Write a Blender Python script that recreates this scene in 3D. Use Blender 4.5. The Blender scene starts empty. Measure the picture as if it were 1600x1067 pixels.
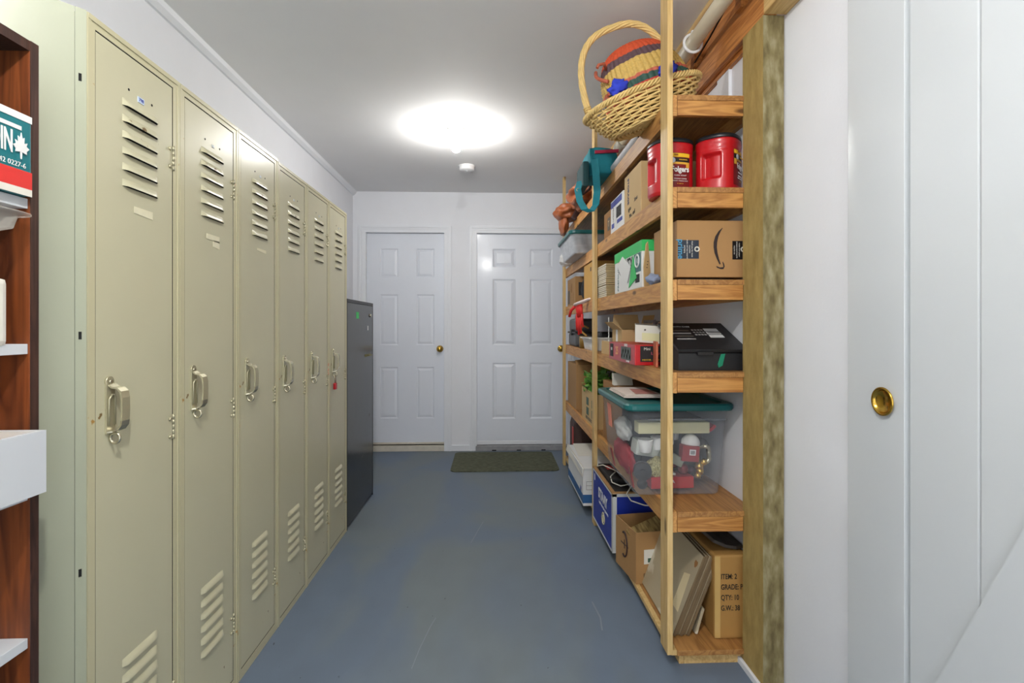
import bpy, bmesh, math, random
from mathutils import Vector, Matrix, noise
PI = math.pi
random.seed(7)
SC = bpy.context.scene
COL = SC.collection
def lin(r, g, b):
    f = lambda v: (v/255/12.92) if v/255 <= .04045 else ((v/255+.055)/1.055)**2.4
    return (f(r), f(g), f(b), 1)

# ------------------------------------------------------------ camera, world, exposure
TH = math.atan(30/800)
cam = bpy.data.cameras.new('camera'); cam.lens = 18; cam.sensor_width = 36; cam.shift_y = -24.5/1600
cam.clip_start = .02
co = bpy.data.objects.new('camera', cam); COL.objects.link(co)
co.location = (0, 0, 1.18); co.rotation_euler = (PI/2, 0, -TH); SC.camera = co
w = bpy.data.worlds.new('world'); SC.world = w; w.use_nodes = True
w.node_tree.nodes['Background'].inputs[0].default_value = (.93, .965, 1, 1)
w.node_tree.nodes['Background'].inputs[1].default_value = 1.15
SC.view_settings.view_transform = 'Standard'; SC.view_settings.look = 'None'
SC.view_settings.gamma = 1; SC.view_settings.use_curve_mapping = False
SC.view_settings.exposure = 1.02
BULB_E = 290.0       # emission strength of each ceiling bulb
BULB_NEAR_E = 880.0

# ------------------------------------------------------------ materials
MATS = {}
def _new(name):
    m = bpy.data.materials.new(name); m.use_nodes = True
    return m, m.node_tree.nodes, m.node_tree.links, m.node_tree.nodes['Principled BSDF']
def _coords(N, L, scale, src='Object'):
    tc = N.new('ShaderNodeTexCoord'); mp = N.new('ShaderNodeMapping')
    L.new(tc.outputs[src], mp.inputs[0]); mp.inputs['Scale'].default_value = scale
    return mp
def paint(name, rgb, rough=.5, metal=0, var=.06, scale=6, bump=.0, bscale=60, spec=None, coat=0):
    """plain colour with a little procedural variation and optional fine bump"""
    if name in MATS: return MATS[name]
    m, N, L, P = _new(name)
    mp = _coords(N, L, (1, 1, 1))
    nz = N.new('ShaderNodeTexNoise'); nz.inputs['Scale'].default_value = scale; nz.inputs['Detail'].default_value = 4
    L.new(mp.outputs[0], nz.inputs['Vector'])
    mx = N.new('ShaderNodeMix'); mx.data_type = 'RGBA'
    b = lin(*rgb); mx.inputs[6].default_value = tuple(v*(1-var) for v in b[:3])+(1,)
    mx.inputs[7].default_value = tuple(min(1, v*(1+var)) for v in b[:3])+(1,)
    L.new(nz.outputs[0], mx.inputs[0]); L.new(mx.outputs[2], P.inputs['Base Color'])
    P.inputs['Roughness'].default_value = rough; P.inputs['Metallic'].default_value = metal
    if coat: P.inputs['Coat Weight'].default_value = coat; P.inputs['Coat Roughness'].default_value = .12
    if bump:
        n2 = N.new('ShaderNodeTexNoise'); n2.inputs['Scale'].default_value = bscale; n2.inputs['Detail'].default_value = 5
        L.new(mp.outputs[0], n2.inputs['Vector'])
        bp = N.new('ShaderNodeBump'); bp.inputs['Strength'].default_value = bump; bp.inputs['Distance'].default_value = .004
        L.new(n2.outputs[0], bp.inputs['Height']); L.new(bp.outputs[0], P.inputs['Normal'])
    MATS[name] = m; return m
def wood(name, light, dark, axis='y', scale=1.0, rough=.5, knots=True):
    if name in MATS: return MATS[name]
    m, N, L, P = _new(name)
    s = {'x': (1.2, 14, 14), 'y': (14, 1.2, 14), 'z': (14, 14, 1.2)}[axis]
    mp = _coords(N, L, tuple(v*scale for v in s))
    n1 = N.new('ShaderNodeTexNoise'); n1.inputs['Scale'].default_value = 1.6; n1.inputs['Detail'].default_value = 3; n1.inputs['Distortion'].default_value = 1.2
    L.new(mp.outputs[0], n1.inputs['Vector'])
    ml = N.new('ShaderNodeMath'); ml.operation = 'MULTIPLY'; ml.inputs[1].default_value = 9; L.new(n1.outputs[0], ml.inputs[0])
    fr = N.new('ShaderNodeMath'); fr.operation = 'PINGPONG'; fr.inputs[1].default_value = 1; L.new(ml.outputs[0], fr.inputs[0])
    n2 = N.new('ShaderNodeTexNoise'); n2.inputs['Scale'].default_value = 12; n2.inputs['Detail'].default_value = 4
    L.new(mp.outputs[0], n2.inputs['Vector'])
    av = N.new('ShaderNodeMix'); av.inputs[0].default_value = .5; L.new(fr.outputs[0], av.inputs[2]); L.new(n2.outputs[0], av.inputs[3])
    cr = N.new('ShaderNodeValToRGB'); L.new(av.outputs[0], cr.inputs[0])
    cr.color_ramp.elements[0].position = .2; cr.color_ramp.elements[0].color = lin(*dark)
    cr.color_ramp.elements[1].position = .75; cr.color_ramp.elements[1].color = lin(*light)
    out = cr.outputs[0]
    if knots:
        mk = _coords(N, L, {'x': (3, 9, 9), 'y': (9, 3, 9), 'z': (9, 9, 3)}[axis])
        vo = N.new('ShaderNodeTexVoronoi'); vo.inputs['Scale'].default_value = 1.3; L.new(mk.outputs[0], vo.inputs['Vector'])
        rk = N.new('ShaderNodeValToRGB'); L.new(vo.outputs[0], rk.inputs[0])
        rk.color_ramp.elements[0].position = .07; rk.color_ramp.elements[0].color = (1, 1, 1, 1)
        rk.color_ramp.elements[1].position = .15; rk.color_ramp.elements[1].color = (0, 0, 0, 1)
        mx = N.new('ShaderNodeMix'); mx.data_type = 'RGBA'; L.new(rk.outputs[0], mx.inputs[0]); L.new(out, mx.inputs[6])
        mx.inputs[7].default_value = tuple(v*.35 for v in lin(*dark)[:3])+(1,); out = mx.outputs[2]
    L.new(out, P.inputs['Base Color']); P.inputs['Roughness'].default_value = rough
    bp = N.new('ShaderNodeBump'); bp.inputs['Strength'].default_value = .15; bp.inputs['Distance'].default_value = .002
    L.new(n2.outputs[0], bp.inputs['Height']); L.new(bp.outputs[0], P.inputs['Normal'])
    MATS[name] = m; return m
def speckled(name, rgb, spot, rough=.35, amount=.62, scale=40, coat=0, streak=False):
    """painted metal with small worn spots"""
    if name in MATS: return MATS[name]
    m, N, L, P = _new(name)
    mp = _coords(N, L, (1, 1, 1))
    n1 = N.new('ShaderNodeTexNoise'); n1.inputs['Scale'].default_value = scale; n1.inputs['Detail'].default_value = 6
    L.new(mp.outputs[0], n1.inputs['Vector'])
    n0 = N.new('ShaderNodeTexNoise'); n0.inputs['Scale'].default_value = 3.5; n0.inputs['Detail'].default_value = 2
    L.new(mp.outputs[0], n0.inputs['Vector'])
    ad = N.new('ShaderNodeMath'); ad.operation = 'MULTIPLY'; L.new(n1.outputs[0], ad.inputs[0]); L.new(n0.outputs[0], ad.inputs[1])
    cr = N.new('ShaderNodeValToRGB'); L.new(ad.outputs[0], cr.inputs[0])
    cr.color_ramp.elements[0].position = amount*.66; cr.color_ramp.elements[0].color = (0, 0, 0, 1)
    cr.color_ramp.elements[1].position = amount*.66+.03; cr.color_ramp.elements[1].color = (1, 1, 1, 1)
    mx = N.new('ShaderNodeMix'); mx.data_type = 'RGBA'; L.new(cr.outputs[0], mx.inputs[0])
    tn = N.new('ShaderNodeMix'); tn.data_type = 'RGBA'; L.new(n0.outputs[0], tn.inputs[0])
    b = lin(*rgb)[:3]; tn.inputs[6].default_value = tuple(v*.93 for v in b)+(1,); tn.inputs[7].default_value = tuple(v*1.06 for v in b)+(1,)
    L.new(tn.outputs[2], mx.inputs[6]); mx.inputs[7].default_value = lin(*spot)
    L.new(mx.outputs[2], P.inputs['Base Color']); P.inputs['Roughness'].default_value = rough
    n3 = N.new('ShaderNodeTexNoise'); n3.inputs['Scale'].default_value = 9; L.new(mp.outputs[0], n3.inputs['Vector'])
    bp = N.new('ShaderNodeBump'); bp.inputs['Strength'].default_value = .12; bp.inputs['Distance'].default_value = .004
    L.new(n3.outputs[0], bp.inputs['Height']); L.new(bp.outputs[0], P.inputs['Normal'])
    MATS[name] = m; return m
def clear_plastic(name, rgb, alpha=.3, rough=.25):
    if name in MATS: return MATS[name]
    m, N, L, P = _new(name)
    P.inputs['Base Color'].default_value = lin(*rgb); P.inputs['Roughness'].default_value = rough
    P.inputs['Alpha'].default_value = alpha
    nz = N.new('ShaderNodeTexNoise'); nz.inputs['Scale'].default_value = 7
    mr = N.new('ShaderNodeMapRange'); L.new(nz.outputs[0], mr.inputs[0])
    mr.inputs['To Min'].default_value = alpha*.75; mr.inputs['To Max'].default_value = alpha*1.3
    L.new(mr.outputs[0], P.inputs['Alpha'])
    MATS[name] = m; return m
def emit(name, rgb, strength):
    m, N, L, P = _new(name)
    P.inputs['Base Color'].default_value = lin(*rgb); P.inputs['Emission Color'].default_value = lin(*rgb)
    P.inputs['Emission Strength'].default_value = strength
    return m

M_wall = paint('white_wall_paint', (234, 236, 241), .55, var=.03, bump=.12, bscale=90)
M_ceil = paint('ceiling_paint', (236, 236, 236), .8, var=.02)
M_trimw = paint('white_trim_paint', (232, 235, 240), .4, var=.02)
M_door = paint('white_door_paint', (226, 231, 240), .32, var=.02, coat=.2)
M_barn = paint('barn_door_paint', (204, 208, 210), .22, var=.03, scale=3, bump=.06, bscale=25, coat=.3)
M_gap = paint('dark_gap', (12, 12, 12), .9)
M_locker = speckled('beige_locker_paint', (196, 192, 162), (120, 96, 52), .3, .66, 45)
M_locker_frame = speckled('beige_locker_frame_paint', (196, 190, 156), (170, 128, 58), .33, .58, 30)
M_locker_side = speckled('grey_green_panel_paint', (160, 164, 142), (90, 84, 66), .3, .7, 45)
M_black = paint('black', (14, 14, 15), .4)
M_hard = paint('painted_hardware', (188, 182, 152), .22, metal=.45, var=.12, scale=30)
M_chrome = paint('worn_nickel', (196, 190, 166), .25, metal=.85, var=.1, scale=30)
M_brass = paint('brass', (196, 158, 70), .2, metal=1, var=.12)
M_pine = wood('pine_post', (214, 184, 128), (196, 160, 98), 'z', rough=.55)
M_fir_y = wood('fir_rail_lengthwise', (206, 154, 88), (172, 118, 60), 'y')
M_fir_x = wood('fir_rail_crosswise', (196, 142, 76), (152, 98, 44), 'x')
M_ply = wood('plywood_shelf', (176, 128, 72), (140, 94, 48), 'y', knots=False)
M_beam = wood('orange_beam', (206, 140, 74), (160, 96, 44), 'y')
M_newpine = wood('new_pine_header', (216, 182, 122), (188, 148, 88), 'y')
M_brown = wood('brown_stained_wood', (128, 66, 28), (84, 38, 15), 'z', scale=.7)
M_darkbrown = wood('dark_brown_edge', (72, 46, 36), (50, 30, 24), 'z', knots=False)
M_card = paint('cardboard', (168, 128, 80), .75, var=.08, scale=5, bump=.05, bscale=120)
M_card_l = paint('light_cardboard', (200, 168, 118), .75, var=.07, scale=6)
M_card_d = paint('dark_cardboard', (150, 108, 62), .8, var=.08, scale=5)
M_card_y = paint('yellow_cardboard', (204, 158, 84), .75, var=.06, scale=5)
M_white = paint('white_print', (228, 228, 226), .5, var=.02)
M_paper = paint('off_white_paper', (222, 218, 206), .7, var=.05, scale=12)
M_cream = paint('cream_plastic', (222, 216, 168), .5, var=.04)
M_ink = paint('black_ink', (28, 26, 26), .6)
M_greyink = paint('grey_ink', (96, 88, 78), .7)
M_teal = paint('teal_plastic', (22, 96, 96), .35, var=.06)
M_tealfab = paint('teal_fabric', (22, 128, 142), .8, var=.15, scale=40, bump=.2, bscale=200)
M_darkteal = paint('dark_teal_fabric', (18, 62, 66), .8, var=.15, scale=40)
M_redpl = paint('red_plastic', (186, 22, 30), .32, var=.05, scale=3, coat=.2)
M_darkred = paint('dark_red_label', (120, 14, 18), .4, var=.1)
M_yellow = paint('yellow_print', (238, 190, 40), .45)
M_blue = paint('royal_blue_print', (16, 44, 150), .45, var=.06)
M_green = paint('green_print', (48, 190, 96), .5, var=.06)
M_leather = paint('brown_leather', (160, 88, 48), .45, var=.28, scale=14, bump=.4, bscale=30)
M_darkleather = paint('dark_leather', (58, 34, 30), .45, var=.2, scale=14)
M_frost = clear_plastic('frosted_tote_plastic', (168, 173, 180), .22, .22)
M_frost2 = clear_plastic('clear_tray_plastic', (232, 226, 214), .5, .12)
M_wicker = paint('wicker', (222, 190, 122), .6, var=.25, scale=45, bump=.3, bscale=160)
M_greypl = paint('grey_plastic', (70, 70, 72), .4, var=.12, scale=12)
M_tile_edge = paint('tile_edge', (224, 216, 198), .5, var=.08, scale=30)
M_tile_side = paint('tile_core', (186, 162, 116), .7, var=.12, scale=30)

def floor_material():
    m, N, L, P = _new('painted_concrete')
    mp = _coords(N, L, (1, .55, 1))
    a = N.new('ShaderNodeTexNoise'); a.inputs['Scale'].default_value = 1.5; a.inputs['Detail'].default_value = 3; a.inputs['Distortion'].default_value = .7
    b = N.new('ShaderNodeTexNoise'); b.inputs['Scale'].default_value = 9; b.inputs['Detail'].default_value = 8
    c = N.new('ShaderNodeTexNoise'); c.inputs['Scale'].default_value = 55; c.inputs['Detail'].default_value = 3
    for n in (a, b, c): L.new(mp.outputs[0], n.inputs['Vector'])
    r = N.new('ShaderNodeValToRGB'); L.new(a.outputs[0], r.inputs[0])
    r.color_ramp.elements[0].position = .42; r.color_ramp.elements[0].color = lin(104, 118, 136)
    r.color_ramp.elements[1].position = .56; r.color_ramp.elements[1].color = lin(112, 122, 128)
    m2 = N.new('ShaderNodeMix'); m2.data_type = 'RGBA'; m2.blend_type = 'MULTIPLY'; m2.inputs[0].default_value = .45
    r2 = N.new('ShaderNodeValToRGB'); L.new(b.outputs[0], r2.inputs[0])
    r2.color_ramp.elements[0].position = .3; r2.color_ramp.elements[0].color = (.72, .72, .74, 1)
    r2.color_ramp.elements[1].position = .65; r2.color_ramp.elements[1].color = (1, 1, 1, 1)
    L.new(r.outputs[0], m2.inputs[6]); L.new(r2.outputs[0], m2.inputs[7])
    # small dark chips
    r3 = N.new('ShaderNodeValToRGB'); L.new(c.outputs[0], r3.inputs[0])
    r3.color_ramp.elements[0].position = .74; r3.color_ramp.elements[0].color = (0, 0, 0, 1)
    r3.color_ramp.elements[1].position = .76; r3.color_ramp.elements[1].color = (1, 1, 1, 1)
    m3 = N.new('ShaderNodeMix'); m3.data_type = 'RGBA'; L.new(r3.outputs[0], m3.inputs[0]); L.new(m2.outputs[2], m3.inputs[6]); m3.inputs[7].default_value = lin(60, 66, 78)
    L.new(m3.outputs[2], P.inputs['Base Color'])
    mr = N.new('ShaderNodeMapRange'); L.new(b.outputs[0], mr.inputs[0]); mr.inputs['To Min'].default_value = .42; mr.inputs['To Max'].default_value = .68
    L.new(mr.outputs[0], P.inputs['Roughness'])
    bp = N.new('ShaderNodeBump'); bp.inputs['Strength'].default_value = .1; bp.inputs['Distance'].default_value = .004
    L.new(b.outputs[0], bp.inputs['Height']); L.new(bp.outputs[0], P.inputs['Normal'])
    return m
def rough_timber():
    m, N, L, P = _new('rough_mossy_timber')
    mp = _coords(N, L, (14, 14, 5))
    a = N.new('ShaderNodeTexNoise'); a.inputs['Scale'].default_value = 2.2; a.inputs['Detail'].default_value = 8; a.inputs['Roughness'].default_value = .7
    L.new(mp.outputs[0], a.inputs['Vector'])
    mq = _coords(N, L, (22, 22, 8))
    b = N.new('ShaderNodeTexNoise'); b.inputs['Scale'].default_value = 1.6; b.inputs['Detail'].default_value = 7
    L.new(mq.outputs[0], b.inputs['Vector'])
    r = N.new('ShaderNodeValToRGB'); L.new(a.outputs[0], r.inputs[0])
    r.color_ramp.elements[0].position = .3; r.color_ramp.elements[0].color = lin(146, 122, 66)
    r.color_ramp.elements[1].position = .68; r.color_ramp.elements[1].color = lin(178, 154, 94)
    geo = N.new('ShaderNodeTexCoord'); sp = N.new('ShaderNodeSeparateXYZ'); L.new(geo.outputs['Object'], sp.inputs[0])
    # the narrow face towards the doorway carries grey-white mortar stains
    nm = N.new('ShaderNodeNewGeometry'); sn = N.new('ShaderNodeSeparateXYZ'); L.new(nm.outputs['Normal'], sn.inputs[0])
    rb = N.new('ShaderNodeValToRGB'); L.new(b.outputs[0], rb.inputs[0])
    rb.color_ramp.elements[0].position = .34; rb.color_ramp.elements[0].color = lin(94, 82, 48)
    rb.color_ramp.elements[1].position = .72; rb.color_ramp.elements[1].color = lin(158, 150, 118)
    e = rb.color_ramp.elements.new(.5); e.color = lin(124, 112, 74)
    ls = N.new('ShaderNodeMath'); ls.operation = 'LESS_THAN'; ls.inputs[1].default_value = -.5; L.new(sn.outputs['Y'], ls.inputs[0])
    mx = N.new('ShaderNodeMix'); mx.data_type = 'RGBA'; L.new(ls.outputs[0], mx.inputs[0]); L.new(r.outputs[0], mx.inputs[6]); L.new(rb.outputs[0], mx.inputs[7])
    L.new(mx.outputs[2], P.inputs['Base Color']); P.inputs['Roughness'].default_value = .85
    bp = N.new('ShaderNodeBump'); bp.inputs['Strength'].default_value = .5; bp.inputs['Distance'].default_value = .004
    L.new(a.outputs[0], bp.inputs['Height']); L.new(bp.outputs[0], P.inputs['Normal'])
    return m
def mat_weave(name, rgb1, rgb2, sc):
    m, N, L, P = _new(name)
    mp = _coords(N, L, sc)
    a = N.new('ShaderNodeTexNoise'); a.inputs['Scale'].default_value = 3; a.inputs['Detail'].default_value = 6
    L.new(mp.outputs[0], a.inputs['Vector'])
    r = N.new('ShaderNodeValToRGB'); L.new(a.outputs[0], r.inputs[0])
    r.color_ramp.elements[0].position = .3; r.color_ramp.elements[0].color = lin(*rgb1)
    r.color_ramp.elements[1].position = .72; r.color_ramp.elements[1].color = lin(*rgb2)
    L.new(r.outputs[0], P.inputs['Base Color']); P.inputs['Roughness'].default_value = .95
    bp = N.new('ShaderNodeBump'); bp.inputs['Strength'].default_value = .8; bp.inputs['Distance'].default_value = .004
    L.new(a.outputs[0], bp.inputs['Height']); L.new(bp.outputs[0], P.inputs['Normal'])
    return m
def banded(name, bands):
    """dyed straw: colour by height in the basket's own frame, broken up with noise"""
    m, N, L, P = _new(name)
    tc = N.new('ShaderNodeTexCoord'); sp = N.new('ShaderNodeSeparateXYZ'); L.new(tc.outputs['Object'], sp.inputs[0])
    nz = N.new('ShaderNodeTexNoise'); nz.inputs['Scale'].default_value = 26; L.new(tc.outputs['Object'], nz.inputs['Vector'])
    ma = N.new('ShaderNodeMath'); ma.operation = 'MULTIPLY_ADD'; L.new(nz.outputs[0], ma.inputs[0]); ma.inputs[1].default_value = .02
    L.new(sp.outputs['Z'], ma.inputs[2])
    mr = N.new('ShaderNodeMapRange'); L.new(ma.outputs[0], mr.inputs[0]); mr.inputs['From Min'].default_value = 0; mr.inputs['From Max'].default_value = .275
    r = N.new('ShaderNodeValToRGB'); r.color_ramp.interpolation = 'CONSTANT'; L.new(mr.outputs[0], r.inputs[0])
    els = r.color_ramp.elements
    els[0].position = 0; els[0].color = lin(*bands[0][1]); els[1].position = bands[1][0]; els[1].color = lin(*bands[1][1])
    for p, c in bands[2:]:
        e = els.new(p); e.color = lin(*c)
    n2 = N.new('ShaderNodeTexNoise'); n2.inputs['Scale'].default_value = 120; L.new(tc.outputs['Object'], n2.inputs['Vector'])
    mx = N.new('ShaderNodeMix'); mx.data_type = 'RGBA'; mx.blend_type = 'MULTIPLY'; mx.inputs[0].default_value = .5
    L.new(r.outputs[0], mx.inputs[6]); L.new(n2.outputs[0], mx.inputs[7]); L.new(mx.outputs[2], P.inputs['Base Color'])
    P.inputs['Roughness'].default_value = .65
    return m
M_floor = floor_material(); M_timber = rough_timber()
M_mat = mat_weave('green_grey_mat', (58, 62, 44), (104, 106, 84), (10, 34, 10))
M_cabinet = speckled('black_cabinet_paint', (26, 26, 26), (90, 88, 80), .16, .76, 30)
M_slab = speckled('mottled_stone_slab', (176, 162, 134), (204, 196, 176), .55, .5, 9)
M_bark = mat_weave('barky_board', (92, 70, 34), (166, 142, 88), (30, 6, 30))

# ------------------------------------------------------------ mesh helpers
class MB:
    def __init__(s): s.bm = bmesh.new()
    def box(s, x0, x1, y0, y1, z0, z1, mi=0, bev=0, mat=None):
        vs = [s.bm.verts.new((x, y, z)) for x in (x0, x1) for y in (y0, y1) for z in (z0, z1)]
        fs = [s.bm.faces.new([vs[i] for i in q]) for q in ((0, 1, 3, 2), (4, 6, 7, 5), (0, 4, 5, 1), (2, 3, 7, 6), (0, 2, 6, 4), (1, 5, 7, 3))]
        for f in fs: f.material_index = mi
        if bev:
            es = list({e for f in fs for e in f.edges})
            r = bmesh.ops.bevel(s.bm, geom=es, offset=bev, segments=2, affect='EDGES', profile=.6)
            vs = list({v for f in r['faces'] for v in f.verts} | {v for v in vs if v.is_valid})
            for f in r['faces']: f.material_index = mi
        if mat is not None: bmesh.ops.transform(s.bm, matrix=mat, verts=[v for v in vs if v.is_valid])
        return s
    def poly(s, pts, mi=0):
        f = s.bm.faces.new([s.bm.verts.new(p) for p in pts]); f.material_index = mi; return s
    def slab(s, pts, d, mi=0):
        """polygon given by points, thickened by vector d"""
        d = Vector(d); a = [s.bm.verts.new(p) for p in pts]; b = [s.bm.verts.new(Vector(p)+d) for p in pts]
        n = len(pts); s.bm.faces.new(a[::-1]).material_index = mi; s.bm.faces.new(b).material_index = mi
        for i in range(n):
            s.bm.faces.new((a[i], a[(i+1) % n], b[(i+1) % n], b[i])).material_index = mi
        return s
    def cyl(s, p0, p1, r0, r1=None, n=16, mi=0, cap=True):
        p0, p1 = Vector(p0), Vector(p1); r1 = r0 if r1 is None else r1
        z = (p1-p0).normalized(); a = Vector((1, 0, 0)) if abs(z.x) < .9 else Vector((0, 1, 0))
        u = z.cross(a).normalized(); v = z.cross(u)
        A = [s.bm.verts.new(p0+(u*math.cos(t)+v*math.sin(t))*r0) for t in [2*PI*i/n for i in range(n)]]
        B = [s.bm.verts.new(p1+(u*math.cos(t)+v*math.sin(t))*r1) for t in [2*PI*i/n for i in range(n)]]
        for i in range(n):
            f = s.bm.faces.new((A[i], A[(i+1) % n], B[(i+1) % n], B[i])); f.material_index = mi; f.smooth = True
        if cap:
            s.bm.faces.new(A[::-1]).material_index = mi; s.bm.faces.new(B).material_index = mi
        return s
    def lathe(s, prof, n=32, mi=0, c=(0, 0, 0), sx=1, sy=1, sq=1, cap=True):
        """profile [(r,z)] about z; sq<1 squares the section off"""
        rings = []
        for r, z in prof:
            ring = []
            for i in range(n):
                t = 2*PI*i/n; ct, st = math.cos(t), math.sin(t)
                if sq != 1:
                    ct = math.copysign(abs(ct)**sq, ct); st = math.copysign(abs(st)**sq, st)
                ring.append(s.bm.verts.new((c[0]+r*ct*sx, c[1]+r*st*sy, c[2]+z)))
            rings.append(ring)
        for a, b in zip(rings, rings[1:]):
            for i in range(n):
                f = s.bm.faces.new((a[i], a[(i+1) % n], b[(i+1) % n], b[i])); f.material_index = mi; f.smooth = True
        if cap:
            s.bm.faces.new(rings[0][::-1]).material_index = mi; s.bm.faces.new(rings[-1]).material_index = mi
        return s
    def tube(s, pts, r, n=8, mi=0, closed=False, flat=1):
        pts = [Vector(p) for p in pts]; m = len(pts); rings = []
        up = None
        for i, p in enumerate(pts):
            if closed: t = pts[(i+1) % m]-pts[(i-1) % m]
            else: t = pts[min(i+1, m-1)]-pts[max(i-1, 0)]
            t = t.normalized()
            if up is None:
                up = Vector((0, 0, 1)) if abs(t.z) < .9 else Vector((1, 0, 0))
            u = (up-t*up.dot(t))
            if u.length < 1e-5: u = Vector((1, 0, 0))-t*t.x
            u.normalize(); v = t.cross(u); up = u
            rr = r(i/(m-1)) if callable(r) else r
            rings.append([s.bm.verts.new(p+(u*math.cos(a)*flat+v*math.sin(a))*rr) for a in [2*PI*k/n for k in range(n)]])
        prs = list(zip(rings, rings[1:]))+([(rings[-1], rings[0])] if closed else [])
        for a, b in prs:
            for k in range(n):
                f = s.bm.faces.new((a[k], a[(k+1) % n], b[(k+1) % n], b[k])); f.material_index = mi; f.smooth = True
        if not closed:
            s.bm.faces.new(rings[0][::-1]).material_index = mi; s.bm.faces.new(rings[-1]).material_index = mi
        return s
    def ribbon(s, pts, wv, th, mi=0):
        """strip following pts, width vector wv, thickness th (real)"""
        pts = [Vector(p) for p in pts]; wv = Vector(wv); rows = []
        for i, p in enumerate(pts):
            t = (pts[min(i+1, len(pts)-1)]-pts[max(i-1, 0)]).normalized(); nn = t.cross(wv).normalized()*th/2; h = wv/2
            rows.append([s.bm.verts.new(q) for q in (p-h-nn, p+h-nn, p+h+nn, p-h+nn)])
        for a, b in zip(rows, rows[1:]):
            for k in range(4):
                s.bm.faces.new((a[k], a[(k+1) % 4], b[(k+1) % 4], b[k])).material_index = mi
        s.bm.faces.new(rows[0][::-1]).material_index = mi; s.bm.faces.new(rows[-1]).material_index = mi
        return s
    def blob(s, c, r, seed=0, amp=.25, freq=2.5, sub=4, mi=0, flatz=None):
        res = bmesh.ops.create_icosphere(s.bm, subdivisions=sub, radius=1)
        c = Vector(c)
        for v in res['verts']:
            n = v.co.copy(); k = 1+amp*noise.noise(n*freq+Vector((seed, seed*1.7, 3)))+amp*.6*noise.ridged_multi_fractal(n*freq*1.3+Vector((seed, 5, 1)), 1, 2, 3, 1, 2)*.3
            q = Vector((n.x*r[0], n.y*r[1], n.z*r[2]))*k
            if flatz is not None and q.z < flatz: q.z = flatz
            v.co = c+q
        for f in {f for v in res['verts'] for f in v.link_faces}: f.smooth = True; f.material_index = mi
        return s
    def build(s, name, mats, parent=None, smooth=False):
        bmesh.ops.recalc_face_normals(s.bm, faces=s.bm.faces)
        me = bpy.data.meshes.new(name); s.bm.to_mesh(me); s.bm.free()
        for m in (mats if isinstance(mats, (list, tuple)) else [mats]): me.materials.append(m)
        if smooth:
            for p in me.polygons: p.use_smooth = True
        o = bpy.data.objects.new(name, me); COL.objects.link(o)
        if parent is not None: o.parent = parent
        return o
def thing(name, label, cat, loc, rz=0, group=None, rot=None):
    o = bpy.data.objects.new(name, None); COL.objects.link(o); o.empty_display_size = .05
    o.location = loc; o.rotation_euler = rot if rot else (0, 0, rz)
    o['label'] = label; o['category'] = cat
    if group: o['group'] = group
    return o
def tag(o, label, cat, group=None, kind=None):
    o['label'] = label; o['category'] = cat
    if group: o['group'] = group
    if kind: o['kind'] = kind
    return o
def struct(o, label=None):
    o['kind'] = 'structure'
    if label: o['label'] = label
    return o
def at(o, loc, rz=0, rot=None):
    o.location = loc; o.rotation_euler = rot if rot else (0, 0, rz); return o
def dup(root, loc, label=None, group=None):
    r = root.copy(); COL.objects.link(r); r.location = loc
    if label: r['label'] = label
    if group: r['group'] = group
    for ch in list(root.children):
        c = ch.copy(); COL.objects.link(c); c.parent = r
        for g in ch.children:
            d = g.copy(); COL.objects.link(d); d.parent = c
    return r
def text(s, size, pos, face, mat, parent, roll=0, bold=.0, sx=1, name='printed_text', align='CENTER', spacing=1):
    """lettering as a thin mesh lying on a face: 'f' faces the camera end (-y), 'l' faces the corridor (-x), 'r' faces +x"""
    cu = bpy.data.curves.new(name, 'FONT'); cu.body = s; cu.size = size; cu.align_x = align; cu.align_y = 'CENTER'
    cu.offset = bold*size; cu.extrude = .0003; cu.resolution_u = 3; cu.space_character = spacing
    t = bpy.data.objects.new(name, cu)
    me = bpy.data.meshes.new_from_object(t)
    bpy.data.objects.remove(t); me.materials.clear(); me.materials.append(mat)
    R = {'f': Matrix.Rotation(PI/2, 4, 'X'),
         'l': Matrix.Rotation(-PI/2, 4, 'Z') @ Matrix.Rotation(PI/2, 4, 'X'),
         'r': Matrix.Rotation(PI/2, 4, 'Z') @ Matrix.Rotation(PI/2, 4, 'X')}[face]
    me.transform(Matrix.Translation(pos) @ R @ Matrix.Rotation(roll, 4, 'Z') @ Matrix.Diagonal((sx, 1, 1, 1)))
    o = bpy.data.objects.new(name, me); COL.objects.link(o); o.parent = parent
    return o
def patch(name, face, pos, w_, h_, mat, parent, th=.0008):
    """thin rectangular label on a face"""
    b = MB(); x, y, z = pos
    if face == 'f': b.box(x-w_/2, x+w_/2, y-th, y+th, z-h_/2, z+h_/2)
    else: b.box(x-th, x+th, y-w_/2, y+w_/2, z-h_/2, z+h_/2)
    return b.build(name, mat, parent)

# ------------------------------------------------------------ large structure
XL, XR, YB, YF, H = -1.31, .915, 4.85, -1.6, 2.44
struct(MB().box(XL-.1, XR+.3, YF, YB+.1, -.1, 0).build('floor', M_floor))
struct(MB().box(XL-.1, XR+.3, YF, YB+.1, H, H+.1).build('ceiling', M_ceil))
struct(MB().box(XL-.1, XL, YF, YB, 0, H).build('wall_left', M_wall))
# back wall with two door openings
D1 = (-1.188, -.458); D2 = (-.151, .712); DT = 2.056
b = MB()
for x0, x1, z0, z1 in ((XL, D1[0]-.012, 0, H), (D1[1]+.012, D2[0]-.012, 0, H), (D2[1]+.012, XR+.1, 0, H), (D1[0]-.012, D1[1]+.012, DT+.012, H), (D2[0]-.012, D2[1]+.012, DT+.012, H)):
    b.box(x0, x1, YB, YB+.1, z0, z1)
struct(b.build('wall_back', M_wall))
struct(MB().box(XR, XR+.1, 1.63, YB, 0, 2.2).box(XR+.03, XR+.13, YF, 1.63, 0, H).build('wall_right', M_wall))
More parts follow.
